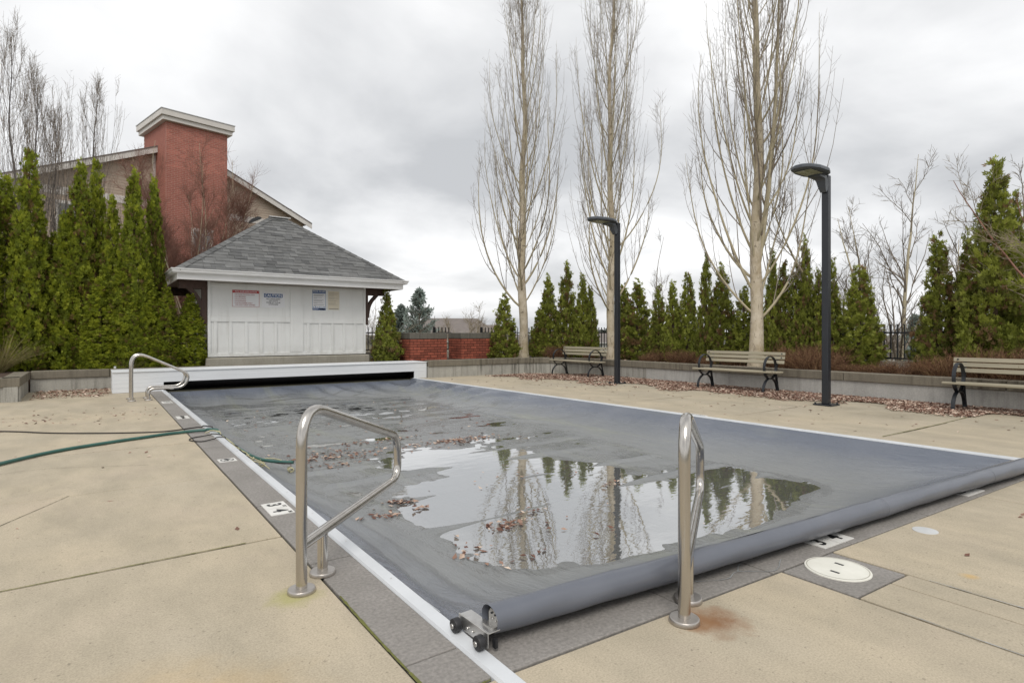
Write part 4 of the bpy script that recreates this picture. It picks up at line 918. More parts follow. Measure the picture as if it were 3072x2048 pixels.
# ------------------------------------------------------------------ foliage builders
def crown_mesh(name, seed, h, R, n, m, prof, L=0.13, upm=0.85, holes=0.0, zlo=0.0, per=14, lmp=1.0, jit=1.0):
    """thousands of small forked sprays, gathered in branchlet clumps through a crown of the given outline"""
    g = np.random.default_rng(seed); zf = np.linspace(0, 1, 200); w = np.maximum(prof(zf), 0.03)**1.1; cdf = np.cumsum(w)/w.sum()
    nc = n//per; z = np.interp(g.random(nc), cdf, zf); th = g.random(nc)*2*math.pi
    lump = 1 + lmp*(0.13*np.sin(th*3+z*17+seed) + 0.10*np.sin(th*5-z*31+seed*2) + 0.09*np.sin(z*57+th*2+seed))
    rr = R*prof(z)*lump*(1 - 0.5*g.random(nc)**2.2)*(1+jit*g.uniform(-0.12, 0.12, nc))
    if holes:
        keep = (np.sin(th*2+z*23+seed*3)+np.sin(th*4-z*37+seed)+np.sin(z*71+th*3)) > -1.9+holes*2; z, th, rr = z[keep], th[keep], rr[keep]; nc = len(z)
    rad = np.column_stack([np.cos(th), np.sin(th), np.zeros(nc)])
    cD = rad*0.7 + np.array((0,0,upm)) + g.normal(0, 0.3, (nc, 3)); cD /= np.linalg.norm(cD, axis=1)[:, None]
    cC = np.column_stack([rr*np.cos(th), rr*np.sin(th), zlo+z*(h-zlo)*0.985])
    cl = np.clip(0.5 + 0.3*g.normal(0, 1, nc)*0.8 + 0.15*np.sin(th*3+z*29+seed), 0, 1)
    ix = np.repeat(np.arange(nc), per); n = len(ix); sp = g.normal(0, 1, (n, 3)); tt = g.uniform(-0.6, 0.8, n)[:, None]
    C = cC[ix] + cD[ix]*tt*L*1.2 + sp*L*0.26
    D = cD[ix] + g.normal(0, 0.34, (n, 3)); D /= np.linalg.norm(D, axis=1)[:, None]
    rad = rad[ix]
    Wd = np.cross(D, rad*0.9 + g.normal(0, 0.55, (n, 3))); Wd /= np.linalg.norm(Wd, axis=1)[:, None]+1e-9
    LL = L*g.uniform(0.6, 1.25, n)[:, None]; V = []
    for a in (-0.62, 0.0, 0.62):
        d = D*math.cos(a) + Wd*math.sin(a); q = np.cross(d, np.cross(D, Wd)); q /= np.linalg.norm(q, axis=1)[:, None]+1e-9
        sc = 1.0 if a == 0 else 0.8; k = LL*sc
        V += [C + d*k*0.12 - q*k*0.05, C + d*k*0.55 + q*k*0.17, C + d*k, C + d*k*0.5 - q*k*0.15]
    V = np.stack(V, 1).reshape(-1, 3); F_ = np.arange(n*12).reshape(-1, 4)
    tint = np.repeat(np.clip(0.30*g.random(n) + 0.70*cl[ix], 0, 1), 12)
    return np_mesh(name, V, F_, m, False, tint)
col_prof = lambda z: np.clip(1-z, 0, 1)**0.40 * (0.86+0.14*np.clip(z/0.15, 0, 1)) * np.where(z > 0.6, 1-0.42*(z-0.6)/0.4, 1)
cone_prof = lambda z: np.clip(1-z, 0, 1)**0.92 * (0.80+0.2*np.clip(z/0.12, 0, 1)) + 0.02
trunk_me = MB().tube([(0,0,-0.05),(0.01,0,0.4),(-0.01,0.01,0.75),(0,0,0.9)], [0.05,0.04,0.022,0.008], 8).mesh('trunk', M['trunkdark'])
def cedar(loc, h, R, me, label, group, rz, h0, R0):
    t = thing('cedar_tree', label, 'cedar', loc, rz, group)
    c = meshobj('crown', me, t); R *= 0.86; c.scale = (R/R0, R/R0, h/h0)
    k = meshobj('trunk', trunk_me, t); k.scale = (1, 1, h)
    return t
hedge_me = [crown_mesh('crown', 20+i, 4.6, 0.5, 16000, M['hedge'], col_prof, 0.094, 1.5, lmp=0.4, jit=0.4) for i in range(4)]
cone_me = [crown_mesh('crown', 40+i, 2.6, 0.5, 8000, M['cedar'], cone_prof, 0.09, 1.3, 0.22, lmp=0.8, jit=0.8) for i in range(5)]
tall_me = [crown_mesh('crown', 60+i, 4.0, 0.75, 17000, M['cedar'], cone_prof, 0.105, 1.0, 0.28) for i in range(2)]
rg = random.Random(5)
def wpos(px, depth):      # world x,y of a column seen at a given distance in front of the standpoint
    r = (px-1536)/1740*depth; s, c = math.sin(YAW), math.cos(YAW); return (s*depth + c*r, c*depth - s*r)
HL = 'tall narrow bright green cedar in the dense row beside the pool house'; HG = 'cedars in the dense row beside the pool house'
for i, (px, d, top, R) in enumerate(((-60,12.3,560,0.62),(18,12.9,520,0.50),(88,12.6,445,0.46),(160,13.1,700,0.42),(200,12.9,625,0.42),(243,13.1,480,0.44),(290,13.5,478,0.36),(338,13.3,585,0.34),(402,13.2,505,0.40),(462,13.9,528,0.33),(120,13.0,760,0.45),(372,13.0,760,0.42),(300,12.8,830,0.42),(440,13.3,800,0.38),(500,13.4,860,0.36))):
    x, y = wpos(px, d); z1 = 1.2 + (998-top)*d/1740; h = z1-0.38
    lab, grp = HL, HG
    if top > 690: lab, grp = 'shorter green cedar filling the lower part of the row beside the pool house', 'shorter cedars in the row beside the pool house'
    cedar((x, y, 0.38), h, R, hedge_me[i % 4], lab, grp, rg.random()*6.28, 4.6, 0.5)
x, y = wpos(572, 13.75); cedar((x, y, 0.38), 1.75, 0.40, hedge_me[1], 'low rounded cedar tucked under the pool house eave', None, 1.0, 4.6, 0.5)
x, y = wpos(1160, 16.4); cedar((x, y, 0.38), 2.08, 0.40, cone_me[3], 'narrow cedar standing between the pool house and the brick piers', None, 2.0, 2.6, 0.42)
x, y = wpos(1513, 18.0); cedar((x, y, 0.40), 2.05, 0.48, cone_me[0], 'bushy cedar between the brick pier and the pale poplar trunk', None, 0.5, 2.6, 0.45)
CL = 'olive green conical cedar in the loose row before the black fence'; CG = 'cedars in the loose row before the black fence'
for i, (px, d, top, w) in enumerate(((1618,19.0,920,62),(1645,19.0,822,80),(1700,18.8,778,76),(1748,18.6,815,66),(1772,18.5,850,50),(1872,17.5,845,70),(1912,17.0,838,100),(1976,16.5,850,64),(2018,16.0,835,66),(2063,15.8,808,72),(2118,15.2,752,60),(2165,15.0,790,96),(2232,14.6,850,80),(2318,14.2,742,66),(2352,14.1,770,70),(2388,13.9,780,70),(2416,13.8,705,64),(2455,13.5,800,62),(2492,13.3,762,84),(2578,12.6,785,122),(2815,11.6,690,120),(2900,11.3,690,86),(3040,10.9,560,110))):
    x, y = wpos(px, d); z1 = 1.2 + (998-top)*d/1740; h = z1-0.42; R = w*d/1740*0.5*1.18
    lab, grp = CL, CG
    if px == 2578: lab, grp = 'wide bushy cedar between the lamp post and the fence gap', None
    if px == 2815: lab, grp = 'cedar beside the fence gap with the broad bare tree', None
    cedar((x, y, 0.40), h, R, cone_me[i % 5], lab, grp, rg.random()*6.28, 2.6, 0.45)
x, y = wpos(2985, 10.6); cedar((x, y, 0.40), 3.95, 0.66, tall_me[0], 'tallest olive cedar rising behind the last bench', None, 0.3, 4.0, 0.7)

# ------------------------------------------------------------------ bare trees
def nrm(a): return a/(np.linalg.norm(a, axis=-1, keepdims=True)+1e-9)
def grow(g, S, D, Ln, r0, r1, K, up, wig):
    N = len(S); P_ = np.zeros((N, K, 3)); P_[:, 0] = S; d = nrm(D); st = (Ln/(K-1))[:, None]
    for k in range(1, K):
        d = nrm(d + np.array((0,0,1.0))*up/K + g.normal(0, wig, (N, 3))); P_[:, k] = P_[:, k-1] + d*st
    tt = np.linspace(0, 1, K); R_ = r0[:, None]*(1-tt) + r1[:, None]*tt; return P_, R_
def kids(g, P_, R_, per, tlo, thi, angle, rk):
    """start points, directions, parent index for side shoots"""
    N, K, _ = P_.shape; pi = np.repeat(np.arange(N), per); t = g.uniform(tlo, thi, len(pi)); f = t*(K-1); i = np.minimum(f.astype(int), K-2); u = (f-i)[:, None]
    S = P_[pi, i]*(1-u) + P_[pi, i+1]*u; pd = nrm(P_[pi, i+1]-P_[pi, i]); pr = R_[pi, i]*(1-u[:, 0]) + R_[pi, i+1]*u[:, 0]
    q = nrm(np.cross(pd, g.normal(0, 1, (len(pi), 3)))); a = angle*g.uniform(0.7, 1.3, len(pi))[:, None]
    return S, pd*np.cos(a) + q*np.sin(a), pi, t, pr*rk
def tubes(sets, sides):
    VV, FF, o = [], [], 0
    for (P_, R_), s in zip(sets, sides):
        N, K, _ = P_.shape; T = nrm(np.gradient(P_, axis=1)); ref = np.where(np.abs(T[..., 2:3]) < 0.9, np.array((0,0,1.0)), np.array((1.0,0,0)))
        Uu = nrm(np.cross(T, ref)); Ww = np.cross(T, Uu); a = np.arange(s)*2*math.pi/s
        ring = P_[:, :, None, :] + R_[:, :, None, None]*(np.cos(a)[:, None]*Uu[:, :, None, :] + np.sin(a)[:, None]*Ww[:, :, None, :])
        VV.append(ring.reshape(-1, 3)); ix = np.arange(N*K*s).reshape(N, K, s) + o; jx = np.roll(ix, -1, 2)
        FF.append(np.stack([ix[:, :-1].ravel(), jx[:, :-1].ravel(), jx[:, 1:].ravel(), ix[:, 1:].ravel()], 1)); o += N*K*s
    return np.concatenate(VV), np.concatenate(FF)
def poplar(loc, H, r, seed, z0, label, spread=1.0, nprim=36, mats=None, name='poplar_tree', group='tall bare poplars behind the planter wall', dens=1.0, leader=None):
    mats = mats or (M['bark'], M['limb'], M['twig'])
    g = np.random.default_rng(seed); t = thing(name, label, 'tree', loc, 0, group)
    K = 30; zs = np.linspace(-0.1, H, K); sw = 0.05*np.sin(zs*0.7+seed)+0.04*np.sin(zs*1.9+seed*2); P_ = np.column_stack([sw-sw[0], 0.05*np.sin(zs*0.9+seed), zs])
    rad = r*np.power(np.clip(1-zs/H*0.97, 0.02, 1), 1.05)*(1+0.35*np.exp(-zs/0.25)) ; rad = rad*(1+0.05*np.sin(zs*9+seed))
    V, F_ = tubes([(P_[None], rad[None])], [14]); V += np.random.default_rng(1).normal(0, 0.003, V.shape)
    meshobj('trunk', np_mesh('trunk', V, F_, mats[0], True), t)
    zz = z0 + (H*0.93-z0)*np.power(np.linspace(0, 1, nprim), 1.15); az = np.arange(nprim)*2.4+g.uniform(-0.4, 0.4, nprim)+seed
    K1 = 16; tau = np.linspace(0, 1, K1)[None, :]; hn = zz/H
    Rm = np.interp(hn, [0.08, 0.25, 0.45, 0.7, 0.95], [1.50, 1.40, 0.95, 0.60, 0.25])*g.uniform(0.35, 1.05, nprim)*spread; Rm[:6] = np.maximum(Rm[:6], 1.1*spread)
    Hb = np.interp(hn, [0.08, 0.35, 0.7, 0.95], [5.6, 5.2, 3.6, 0.8])*g.uniform(0.6, 1.1, nprim); Ln = np.hypot(Hb, Rm)
    if leader: Rm[2], Hb[2], zz[2], az[2] = leader[:4]; Ln = np.hypot(Hb, Rm)
    rad_ = Rm[:, None]*(1-np.power(1-tau, g.uniform(2.0, 3.2, nprim)[:, None])); ph = g.uniform(0, 6.28, (nprim, 3))
    azz = az[:, None] + 0.18*np.sin(tau*5+ph[:, :1])*tau; wob = 0.05*np.sin(tau*7+ph[:, 1:2])*tau
    PP = np.stack([np.interp(zz, zs, P_[:, 0])[:, None] + (rad_+wob)*np.cos(azz), np.interp(zz, zs, P_[:, 1])[:, None] + (rad_+wob)*np.sin(azz), zz[:, None] + Hb[:, None]*np.power(tau, 1.1)], 2)
    PP += np.cumsum(g.normal(0, 0.004, PP.shape), 1)*tau[..., None]; r0 = np.clip(np.interp(zz, zs, rad)*g.uniform(0.16, 0.30, nprim), 0.006, 0.030)
    r0[:7] *= 1.2
    if leader: r0[2] = leader[4]
    prim = (PP, r0[:, None]*np.power(1-tau*0.93, 0.9))
    s1 = kids(g, *prim, 10, 0.10, 0.9, 0.48, 0.5); L1 = Ln[s1[2]]*(1-s1[3])*g.uniform(0.3, 0.8, len(s1[2])) + 0.2
    sec = grow(g, s1[0], s1[1], L1, np.clip(s1[4], 0.004, 0.03), np.full(len(L1), 0.0025), 8, 2.8, 0.05)
    s2 = kids(g, *sec, max(2, int(7*dens)), 0.15, 0.95, 0.75, 0.6); L2 = g.uniform(0.08, 0.42, len(s2[2])); ter = grow(g, s2[0], s2[1], L2, np.clip(s2[4], 0.0028, 0.008), np.full(len(L2), 0.0018), 4, 0.5, 0.13)
    s3 = kids(g, *prim, int(22*dens), 0.1, 1.0, 0.9, 0.3); L3 = g.uniform(0.05, 0.25, len(s3[2])); spur = grow(g, s3[0], s3[1], L3, np.full(len(L3), 0.003), np.full(len(L3), 0.002), 3, 0.6, 0.1)
    s4 = kids(g, P_[None], rad[None], int(130*dens), 0.15, 0.9, 0.9, 0.2); L4 = g.uniform(0.15, 0.9, len(s4[2])); wat = grow(g, s4[0], s4[1], L4, np.full(len(L4), 0.005), np.full(len(L4), 0.002), 6, 1.0, 0.1)
    V, F_ = tubes([prim], [8]); meshobj('limbs', np_mesh('limbs', V, F_, mats[1], True), t)
    V, F_ = tubes([sec, ter, spur, wat], [4, 3, 3, 3]); meshobj('twigs', np_mesh('twigs', V, F_, mats[2], True), t)
    return t
x, y = wpos(1568, 18.7); poplar((x, y, 0.40), 14.5, 0.150, 3, 1.55, 'pale trunked bare poplar beside the brick pier', 1.05, 48)
x, y = wpos(1838, 17.0); poplar((x, y, 0.40), 13.5, 0.125, 7, 1.25, 'pale bare poplar rising right behind a lamp post', 1.05, 48)
x, y = wpos(2265, 13.2); poplar((x, y, 0.40), 13.0, 0.150, 12, 1.05, 'thick bare poplar behind the bench with a split leader', 1.05, 52, leader=(0.60, 9.0, 2.1, -0.62, 0.065))
def bare_tree(name, loc, H, seed, label, stems, lean, mats, spread=0.5, n1=12, n2=7, r=0.06, up=0.6, cat='tree', group=None, base_r=0.1, k2=0.7, a1=0.6, ms=1.0):
    g = np.random.default_rng(seed); t = thing(name, label, cat, loc, 0, group); az = np.arange(stems)*2.4+seed; el = np.radians(lean)*g.uniform(0.25, 1.1, stems)
    S = np.column_stack([np.cos(az)*base_r, np.sin(az)*base_r, np.full(stems, -0.1)]); D = np.column_stack([np.cos(az)*np.sin(el), np.sin(az)*np.sin(el), np.cos(el)])
    Ln = H*g.uniform(0.72, 1.05, stems)/np.maximum(np.cos(el*0.6), 0.5); st = grow(g, S, D, Ln, np.full(stems, r)*g.uniform(0.6, 1.1, stems), np.full(stems, 0.005), 16, up, 0.06)
    s1 = kids(g, *st, n1, 0.12, 0.95, a1, 0.55); L1 = Ln[s1[2]]*(1-s1[3]*0.8)*spread*g.uniform(0.4, 1.0, len(s1[2]))+0.2; sec = grow(g, s1[0], s1[1], L1, np.clip(s1[4], 0.004*ms, 0.05), np.full(len(L1), 0.003*ms), 9, up, 0.10)
    s2 = kids(g, *sec, n2, 0.1, 0.95, 0.6, 0.6); L2 = L1[s2[2]]*(1-s2[3]*0.7)*0.45*g.uniform(0.4, 1.0, len(s2[2]))+0.1; ter = grow(g, s2[0], s2[1], L2, np.clip(s2[4], 0.003*ms, 0.016), np.full(len(L2), 0.002*ms), 6, up*0.8, 0.12)
    s3 = kids(g, *ter, 4, 0.1, 1.0, 0.65, 0.6); L3 = g.uniform(0.06, 0.35, len(s3[2]))*k2; qu = grow(g, s3[0], s3[1], L3, np.full(len(L3), 0.003*ms), np.full(len(L3), 0.0018*ms), 3, 0.4, 0.12)
    V, F_ = tubes([st], [9]); meshobj('trunk', np_mesh('trunk', V, F_, mats[0], True), t)
    V, F_ = tubes([sec, ter, qu], [5, 3, 3]); meshobj('branches', np_mesh('branches', V, F_, mats[1], True), t)
    return t
x, y = wpos(2660, 14.5); bare_tree('bare_tree', (x, y, -0.6), 6.4, 31, 'broad bare tree with several moss speckled stems behind the fence gap', 6, 44, (M['limb'], M['twig']), 0.46, 17, 9, 0.09, 0.5, base_r=0.10, ms=1.4)
for i, (px, d, H, lab) in enumerate(((1975,24,7.2,'thin bare tree showing between the second and third poplars'),(2068,22,6.4,'slender bare tree beyond the cedars near the bench poplar'),(2480,20,4.6,'small bare tree behind the cedars at the lamp post'))):
    x, y = wpos(px, d); bare_tree('bare_tree', (x, y, -2.3), H, 50+i, lab, 2, 9, (M['twig'], M['twig']), 0.34, 16, 7, 0.06, 0.6)
x, y = wpos(1412, 40); bare_tree('bare_tree', (x, y, -2.4), 6.0, 71, 'small pale bare tree above the second brick pier', 6, 40, (M['paletwig'], M['paletwig']), 0.42, 12, 8, 0.06, 0.4, k2=1.8, ms=2.2)
x, y = wpos(1100, 24); bare_tree('bare_tree', (x, y, -2.0), 4.6, 72, 'tangled straw coloured bush beside the pool house wall', 9, 30, (M['paletwig'], M['paletwig']), 0.5, 12, 7, 0.03, 0.3)
for i, (px, d, H, lab) in enumerate(((32,17.0,10.4,'tallest dark leafless tree behind the cedar row'),(105,17.5,9.0,'dark leafless tree showing between tall cedars'),(172,18.5,8.4,'leafless tree in front of the tan siding'),(290,19.5,9.9,'narrow leafless tree rising over the tan house eave'))):
    x, y = wpos(px, d); poplar((x, y, -0.3), H, 0.06, 80+i, H*0.15, lab, 0.85, 26, (M['darktwig'], M['darktwig'], M['twig']), 'bare_tree', None, 0.45)
x, y = wpos(585, 19.5); bare_tree('bare_tree', (x, y, 0.3), 7.2, 91, 'fan shaped leafless tree before the red brick chimney', 17, 19, (M['limb'], M['redtwig']), 0.30, 28, 9, 0.028, 0.45, k2=1.5, a1=0.42, base_r=0.12)
x, y = wpos(640, 20.5); bare_tree('bare_tree', (x, y, 0.3), 3.4, 92, 'lower reddish leafless shrub behind the pool house roof', 18, 38, (M['redtwig'], M['redtwig']), 0.40, 20, 9, 0.020, 0.35, k2=1.4, a1=0.42)
x, y = wpos(3330, 9.3); bare_tree('bare_tree', (x, y, 0.35), 4.3, 95, 'reddish bare tree reaching in over the last bench', 5, 48, (M['redtwig'], M['paletwig']), 0.5, 13, 8, 0.035, 0.12, base_r=0.05)
x, y = wpos(-200, 11.9); bare_tree('bare_tree', (x, y, 0.35), 3.4, 96, 'pale bare shrub against the first cedars of the row', 6, 30, (M['paletwig'], M['paletwig']), 0.42, 12, 7, 0.007, 0.35)

# blue spruce in the distance: tiers of drooping boughs
def spruce(loc, H, R, seed, label):
    t = thing('spruce_tree', label, 'spruce', loc, 0); g = np.random.default_rng(seed)
    nb_ = 230; zf = g.random(nb_)**0.8; az = g.random(nb_)*6.28; Lb = R*(1-zf)**0.85*g.uniform(0.75, 1.1, nb_)+0.06
    S = np.column_stack([np.zeros(nb_), np.zeros(nb_), 0.3+zf*(H-0.35)]); D = np.column_stack([np.cos(az), np.sin(az), 0.05+0.7*zf])
    b = grow(g, S, D, Lb, np.full(nb_, 0.025), np.full(nb_, 0.006), 8, 0.35, 0.03)
    s = kids(g, *b, 26, 0.1, 1.0, 0.8, 0.4); n = len(s[0]); L_ = g.uniform(0.10, 0.26, n)[:, None]; d = nrm(s[1]); q = nrm(np.cross(d, g.normal(0, 1, (n, 3))))
    V = np.stack([s[0]-q*L_*0.10, s[0]+d*L_*0.5-q*L_*0.16, s[0]+d*L_, s[0]+d*L_*0.5+q*L_*0.16], 1).reshape(-1, 3)
    meshobj('crown', np_mesh('crown', V, np.arange(n*4).reshape(-1, 4), M['spruce'], False, np.repeat(g.random(n), 4)), t)
    V, F_ = tubes([b, (np.array([[(0,0,-0.2),(0,0,H*0.5),(0,0,H)]], float), np.array([[0.12, 0.07, 0.01]]))], [4, 8]); meshobj('trunk', np_mesh('trunk', V, F_, M['twig'], True), t)
x, y = wpos(1258, 30); spruce((x, y, -2.4), 5.8, 2.4, 5, 'blue green spruce above the first brick pier')
x, y = wpos(1203, 31); spruce((x, y, -2.4), 5.0, 1.8, 6, 'smaller silvery spruce half hidden by the pool house cedar')
x, y = wpos(2745, 26); spruce((x, y, -2.5), 4.4, 1.2, 9, 'dark spruce glimpsed through the fence gap')

# ------------------------------------------------------------------ brown dry shrubs, grass tuft, leaf litter
def shrub_mesh(seed, n=300, h=0.55, R=0.5):
    g = np.random.default_rng(seed); th = g.random(n)*6.28; rr = R*np.sqrt(g.random(n)); S = np.column_stack([rr*np.cos(th)*0.7, rr*np.sin(th)*0.7, np.zeros(n)])
    D = np.column_stack([np.cos(th)*0.5*g.random(n), np.sin(th)*0.5*g.random(n), np.ones(n)]) + g.normal(0, 0.25, (n, 3))
    st = grow(g, S, D, h*g.uniform(0.6, 1.25, n), np.full(n, 0.004), np.full(n, 0.0015), 6, -0.15, 0.13)
    k = kids(g, *st, 5, 0.3, 1.0, 0.7, 0.6); tw = grow(g, k[0], k[1], g.uniform(0.06, 0.2, len(k[0])), np.full(len(k[0]), 0.003), np.full(len(k[0]), 0.0012), 3, 0.0, 0.15)
    V, F_ = tubes([st, tw], [3, 3]); tint = np.concatenate([np.repeat(g.random(n), 18), np.repeat(g.random(len(k[0])), 9)])
    return np_mesh('stems', V, F_, M['shrub'], False, tint)
shrub_me = [shrub_mesh(100+i) for i in range(3)]
gs = random.Random(77)
spots = [(12.15+gs.uniform(-0.25,0.3), y0) for y0 in np.arange(1.6, 6.9, 0.56)] + [(12.75, y0+0.3) for y0 in np.arange(5.9, 11.0, 1.1)] + [(12.1, 8.7), (12.2, 9.6), (12.2, 10.6), (12.35, 13.1), (11.7, 13.9)]
for i, (x, y) in enumerate(spots):
    t = thing('dry_shrub', 'dormant russet brown shrub on the planter behind the benches', 'shrub', (x, y, 0.40), gs.random()*6.28, 'dormant shrubs on the planter behind the benches')
    o = meshobj('stems', shrub_me[i % 3], t); s = gs.uniform(0.6, 1.15) * (0.8 if y < 7 else 0.55); o.scale = (s*1.25, s*1.25, s*(0.55 if 4.3 < y < 5.6 else 1.0))
def blades(seed, n, h, R, m):
    g = np.random.default_rng(seed); th = g.random(n)*6.28; S = np.column_stack([0.12*R*np.cos(th), 0.12*R*np.sin(th), np.zeros(n)]); D = np.column_stack([np.cos(th)*g.uniform(0.1, 0.9, n), np.sin(th)*g.uniform(0.1, 0.9, n), np.ones(n)])
    st = grow(g, S, D, h*g.uniform(0.6, 1.2, n), np.full(n, 0.0035), np.full(n, 0.001), 7, -0.9, 0.05); V, F_ = tubes([st], [3]); return np_mesh('blades', V, F_, m, False, np.repeat(g.random(n), 21))
x, y = wpos(-12, 11.9); t = thing('grass_tuft', 'straw coloured arching grass tuft on the planter corner', 'grass tuft', (x, y, 0.38)); meshobj('blades', blades(5, 380, 0.85, 1.0, M['straw']), t)
x, y = wpos(385, 12.9); t = thing('grass_tuft', 'small yellowing weed at the foot of the cedar row', 'weed', (x, y, 0.38)); meshobj('blades', blades(6, 90, 0.32, 1.0, M['straw']), t)
def leaves(name, label, pts, seed, size=0.05, lift=0.0, flat=0.35, zfun=None, kind='stuff'):
    g = np.random.default_rng(seed); P_ = np.array(pts, float); n = len(P_); L = size*g.uniform(0.4, 1.45, n)[:, None]; a = g.random(n)*6.28; d = np.column_stack([np.cos(a), np.sin(a), g.normal(0, flat, n)]); d = nrm(d)
    q = nrm(np.cross(np.column_stack([g.normal(0, flat, n), g.normal(0, flat, n), np.ones(n)]), d)); up = np.cross(d, q)
    z = (zfun(P_) if zfun is not None else np.zeros(n)) + 0.004 + lift*g.random(n); C = np.column_stack([P_[:, 0], P_[:, 1], z])
    curl = g.uniform(-0.1, 0.35, n)[:, None]
    V = np.stack([C-d*L*0.5, C-q*L*0.28+up*L*curl*0.6, C+d*L*0.55+up*L*0.05, C+q*L*0.28+up*L*curl*0.6, C+d*L*0.05], 1)
    V[:, :, 2] = np.maximum(V[:, :, 2], (z-0.002)[:, None]); V = V.reshape(-1, 3); b = np.arange(n)[:, None]*5
    F_ = np.concatenate([b+np.array((0,1,4)), b+np.array((1,2,4)), b+np.array((2,3,4)), b+np.array((3,0,4))]); o = meshobj(name, np_mesh(name, V, F_, M['dryleaf'], False, np.repeat(g.random(n), 5)))
    return tag(o, label, 'leaves', kind=kind)
g = np.random.default_rng(9)
n = 60000; yy = g.uniform(-0.5, 13.4, n); edge = np.interp(yy, [-0.5,2.3,3.2,4.2,5.1,6.4,7.9,9.1,10.7,12.5,13.4], [9.9,10.05,9.95,10.2,10.05,9.85,9.65,9.5,9.0,8.9,8.7]) + 0.16*np.sin(yy*3.1) + 0.1*np.sin(yy*7.7)
wx = np.where(yy > 12.3, 11.2-(yy-12.3)*0.9, 11.46); u = g.random(n)**0.62; xx = edge + (wx-edge)*u; keep = (vnoise(xx*1.5, yy*1.5) + u*0.9 > 0.02) ; 
leaves('fallen_leaves', 'drift of dry brown leaves under the benches along the wall', np.column_stack([xx, yy])[keep], 1, 0.052, 0.022, 0.45)
n = 1500; yy = g.uniform(1.3, 12.6, n); leaves('fallen_leaves', 'dry leaves lying on the planter soil behind the benches', np.column_stack([g.uniform(11.62, 12.4, n), yy]), 2, 0.065, 0.02, 0.4, lambda p: np.full(len(p), 0.40))
n = 900; leaves('fallen_leaves', 'dry leaves gathered in the corner beside the white housing', np.column_stack([g.uniform(-0.95, 0.26, n), 13.35+1.8*g.random(n)**0.8]), 3, 0.055, 0.015, 0.35)
n = 260; xs = g.uniform(7.3, 11, n); leaves('fallen_leaves', 'stray dry leaves scattered on the open concrete', np.concatenate([np.column_stack([xs, g.uniform(2, 13, n)]), np.column_stack([g.uniform(-2.0, 0.9, 120), 9.7+0.5*g.normal(0,1,120)+0.0]), np.column_stack([g.uniform(-1.5, 6, 26), g.uniform(0.6, 8.5, 26)])])[:, :2][lambda: slice(None)] if False else
       np.array([p for p in np.concatenate([np.column_stack([xs, g.uniform(2, 13, n)]), np.column_stack([g.uniform(-2.0, 0.9, 120), 10.2+0.55*g.normal(0,1,120)]), np.column_stack([g.uniform(-1.5, 0.85, 22), g.uniform(3, 8.5, 22)]), np.column_stack([g.uniform(2.2, 6, 8), g.uniform(0.5, 1.3, 8)])]) if p[0] < 0.9 or p[0] > 7.1 or p[1] < 1.35]), 4, 0.045, 0.0, 0.2)
def clump(c, s, n): return np.column_stack([g.normal(c[0], s[0], n), g.normal(c[1], s[1], n)])
pts = np.concatenate([clump((4.1,6.95),(0.30,0.12),150), clump((3.75,7.0),(0.5,0.06),60), clump((2.3,6.95),(0.35,0.16),150), clump((2.2,6.45),(0.16,0.1),40), clump((2.17,4.7),(0.1,0.04),34), clump((1.98,4.45),(0.12,0.05),26), clump((2.27,4.45),(0.06,0.04),14),
                      clump((2.63,3.7),(0.09,0.05),50), clump((2.95,3.86),(0.07,0.04),16), clump((2.09,3.43),(0.08,0.1),18), clump((2.25,3.05),(0.12,0.05),9), clump((3.6,4.9),(0.5,0.4),16), clump((3.2,3.3),(0.5,0.4),14), clump((4.2,4.1),(0.06,0.05),14),
                      np.column_stack([g.uniform(1.7,5.4,120), g.uniform(6.3,12.0,120)]), clump((3.0,7.6),(0.5,0.1),90), clump((2.4,7.0),(0.4,0.2),50)])
leaves('fallen_leaves', 'sodden brown leaves stranded on the pool cover', pts, 6, 0.05, 0.008, 0.25, lambda p: np.maximum(cover_z(p), ZW+0.001))

# ------------------------------------------------------------------ townhouse with brick chimney
TH = (2.406, 27.842); TA = math.atan2(0.21715, 0.97614)
th = thing('townhouse', 'tan sided townhouse gable with a broad red brick chimney', 'house', (TH[0], TH[1], -2.6), TA)
Z0 = -2.6     # local frame: x along the gable, y away, z from the ground
CW, CD, CT = 2.45, 2.80, 9.98
stack = bx('chimney', M['mortarfar'], th, 0.0, CW, 0.0, CD, 0.0, CT-Z0)
bx('chimney_cap', M['trim'], th, -0.17, CW+0.17, -0.17, CD+0.17, CT-Z0-0.02, CT-Z0+0.16, 0.01); bx('chimney_cap', M['trim'], th, -0.24, CW+0.24, -0.24, CD+0.24, CT-Z0+0.161, CT-Z0+0.40, 0.01); bx('cap_flashing', M['metal'], th, -0.26, CW+0.26, -0.26, CD+0.26, CT-Z0+0.401, CT-Z0+0.43)
def brickme(w): return MB().box(0, w, -0.006, 0.012, 0, 0.066).mesh('brick', M['brickfar'])
full, half = brickme(0.204), brickme(0.097); sidef = MB().box(-0.006, 0.012, 0, 0.204, 0, 0.066).mesh('brick', M['brickfar'])
restb = MB(); count = 0
for c in range(110):
    z = CT-Z0-0.10-c*0.0765
    if z < 2.6+2.0: break
    x = 0.004
    first = c % 2
    while x < CW-0.02:
        w = 0.097 if (first or CW-x < 0.205) else 0.204; first = 0
        if count < 296:
            o = meshobj('brick', half if w < 0.1 else full, stack); o.location = (x, 0, z); count += 1
        else: restb.box(x, x+w, -0.006, 0.012, z, z+0.066)
        x += w+0.010
    y = 0.0125
    if c % 2: restb.box(-0.006, 0.012, y, y+0.097, z, z+0.066); y += 0.107
    while y < CD-0.21: restb.box(-0.006, 0.012, y, y+0.204, z, z+0.066); y += 0.214
tag(restb.build('brickwork', M['brickfar'], stack), kind='stuff')
GY = 1.265                      # gable plane
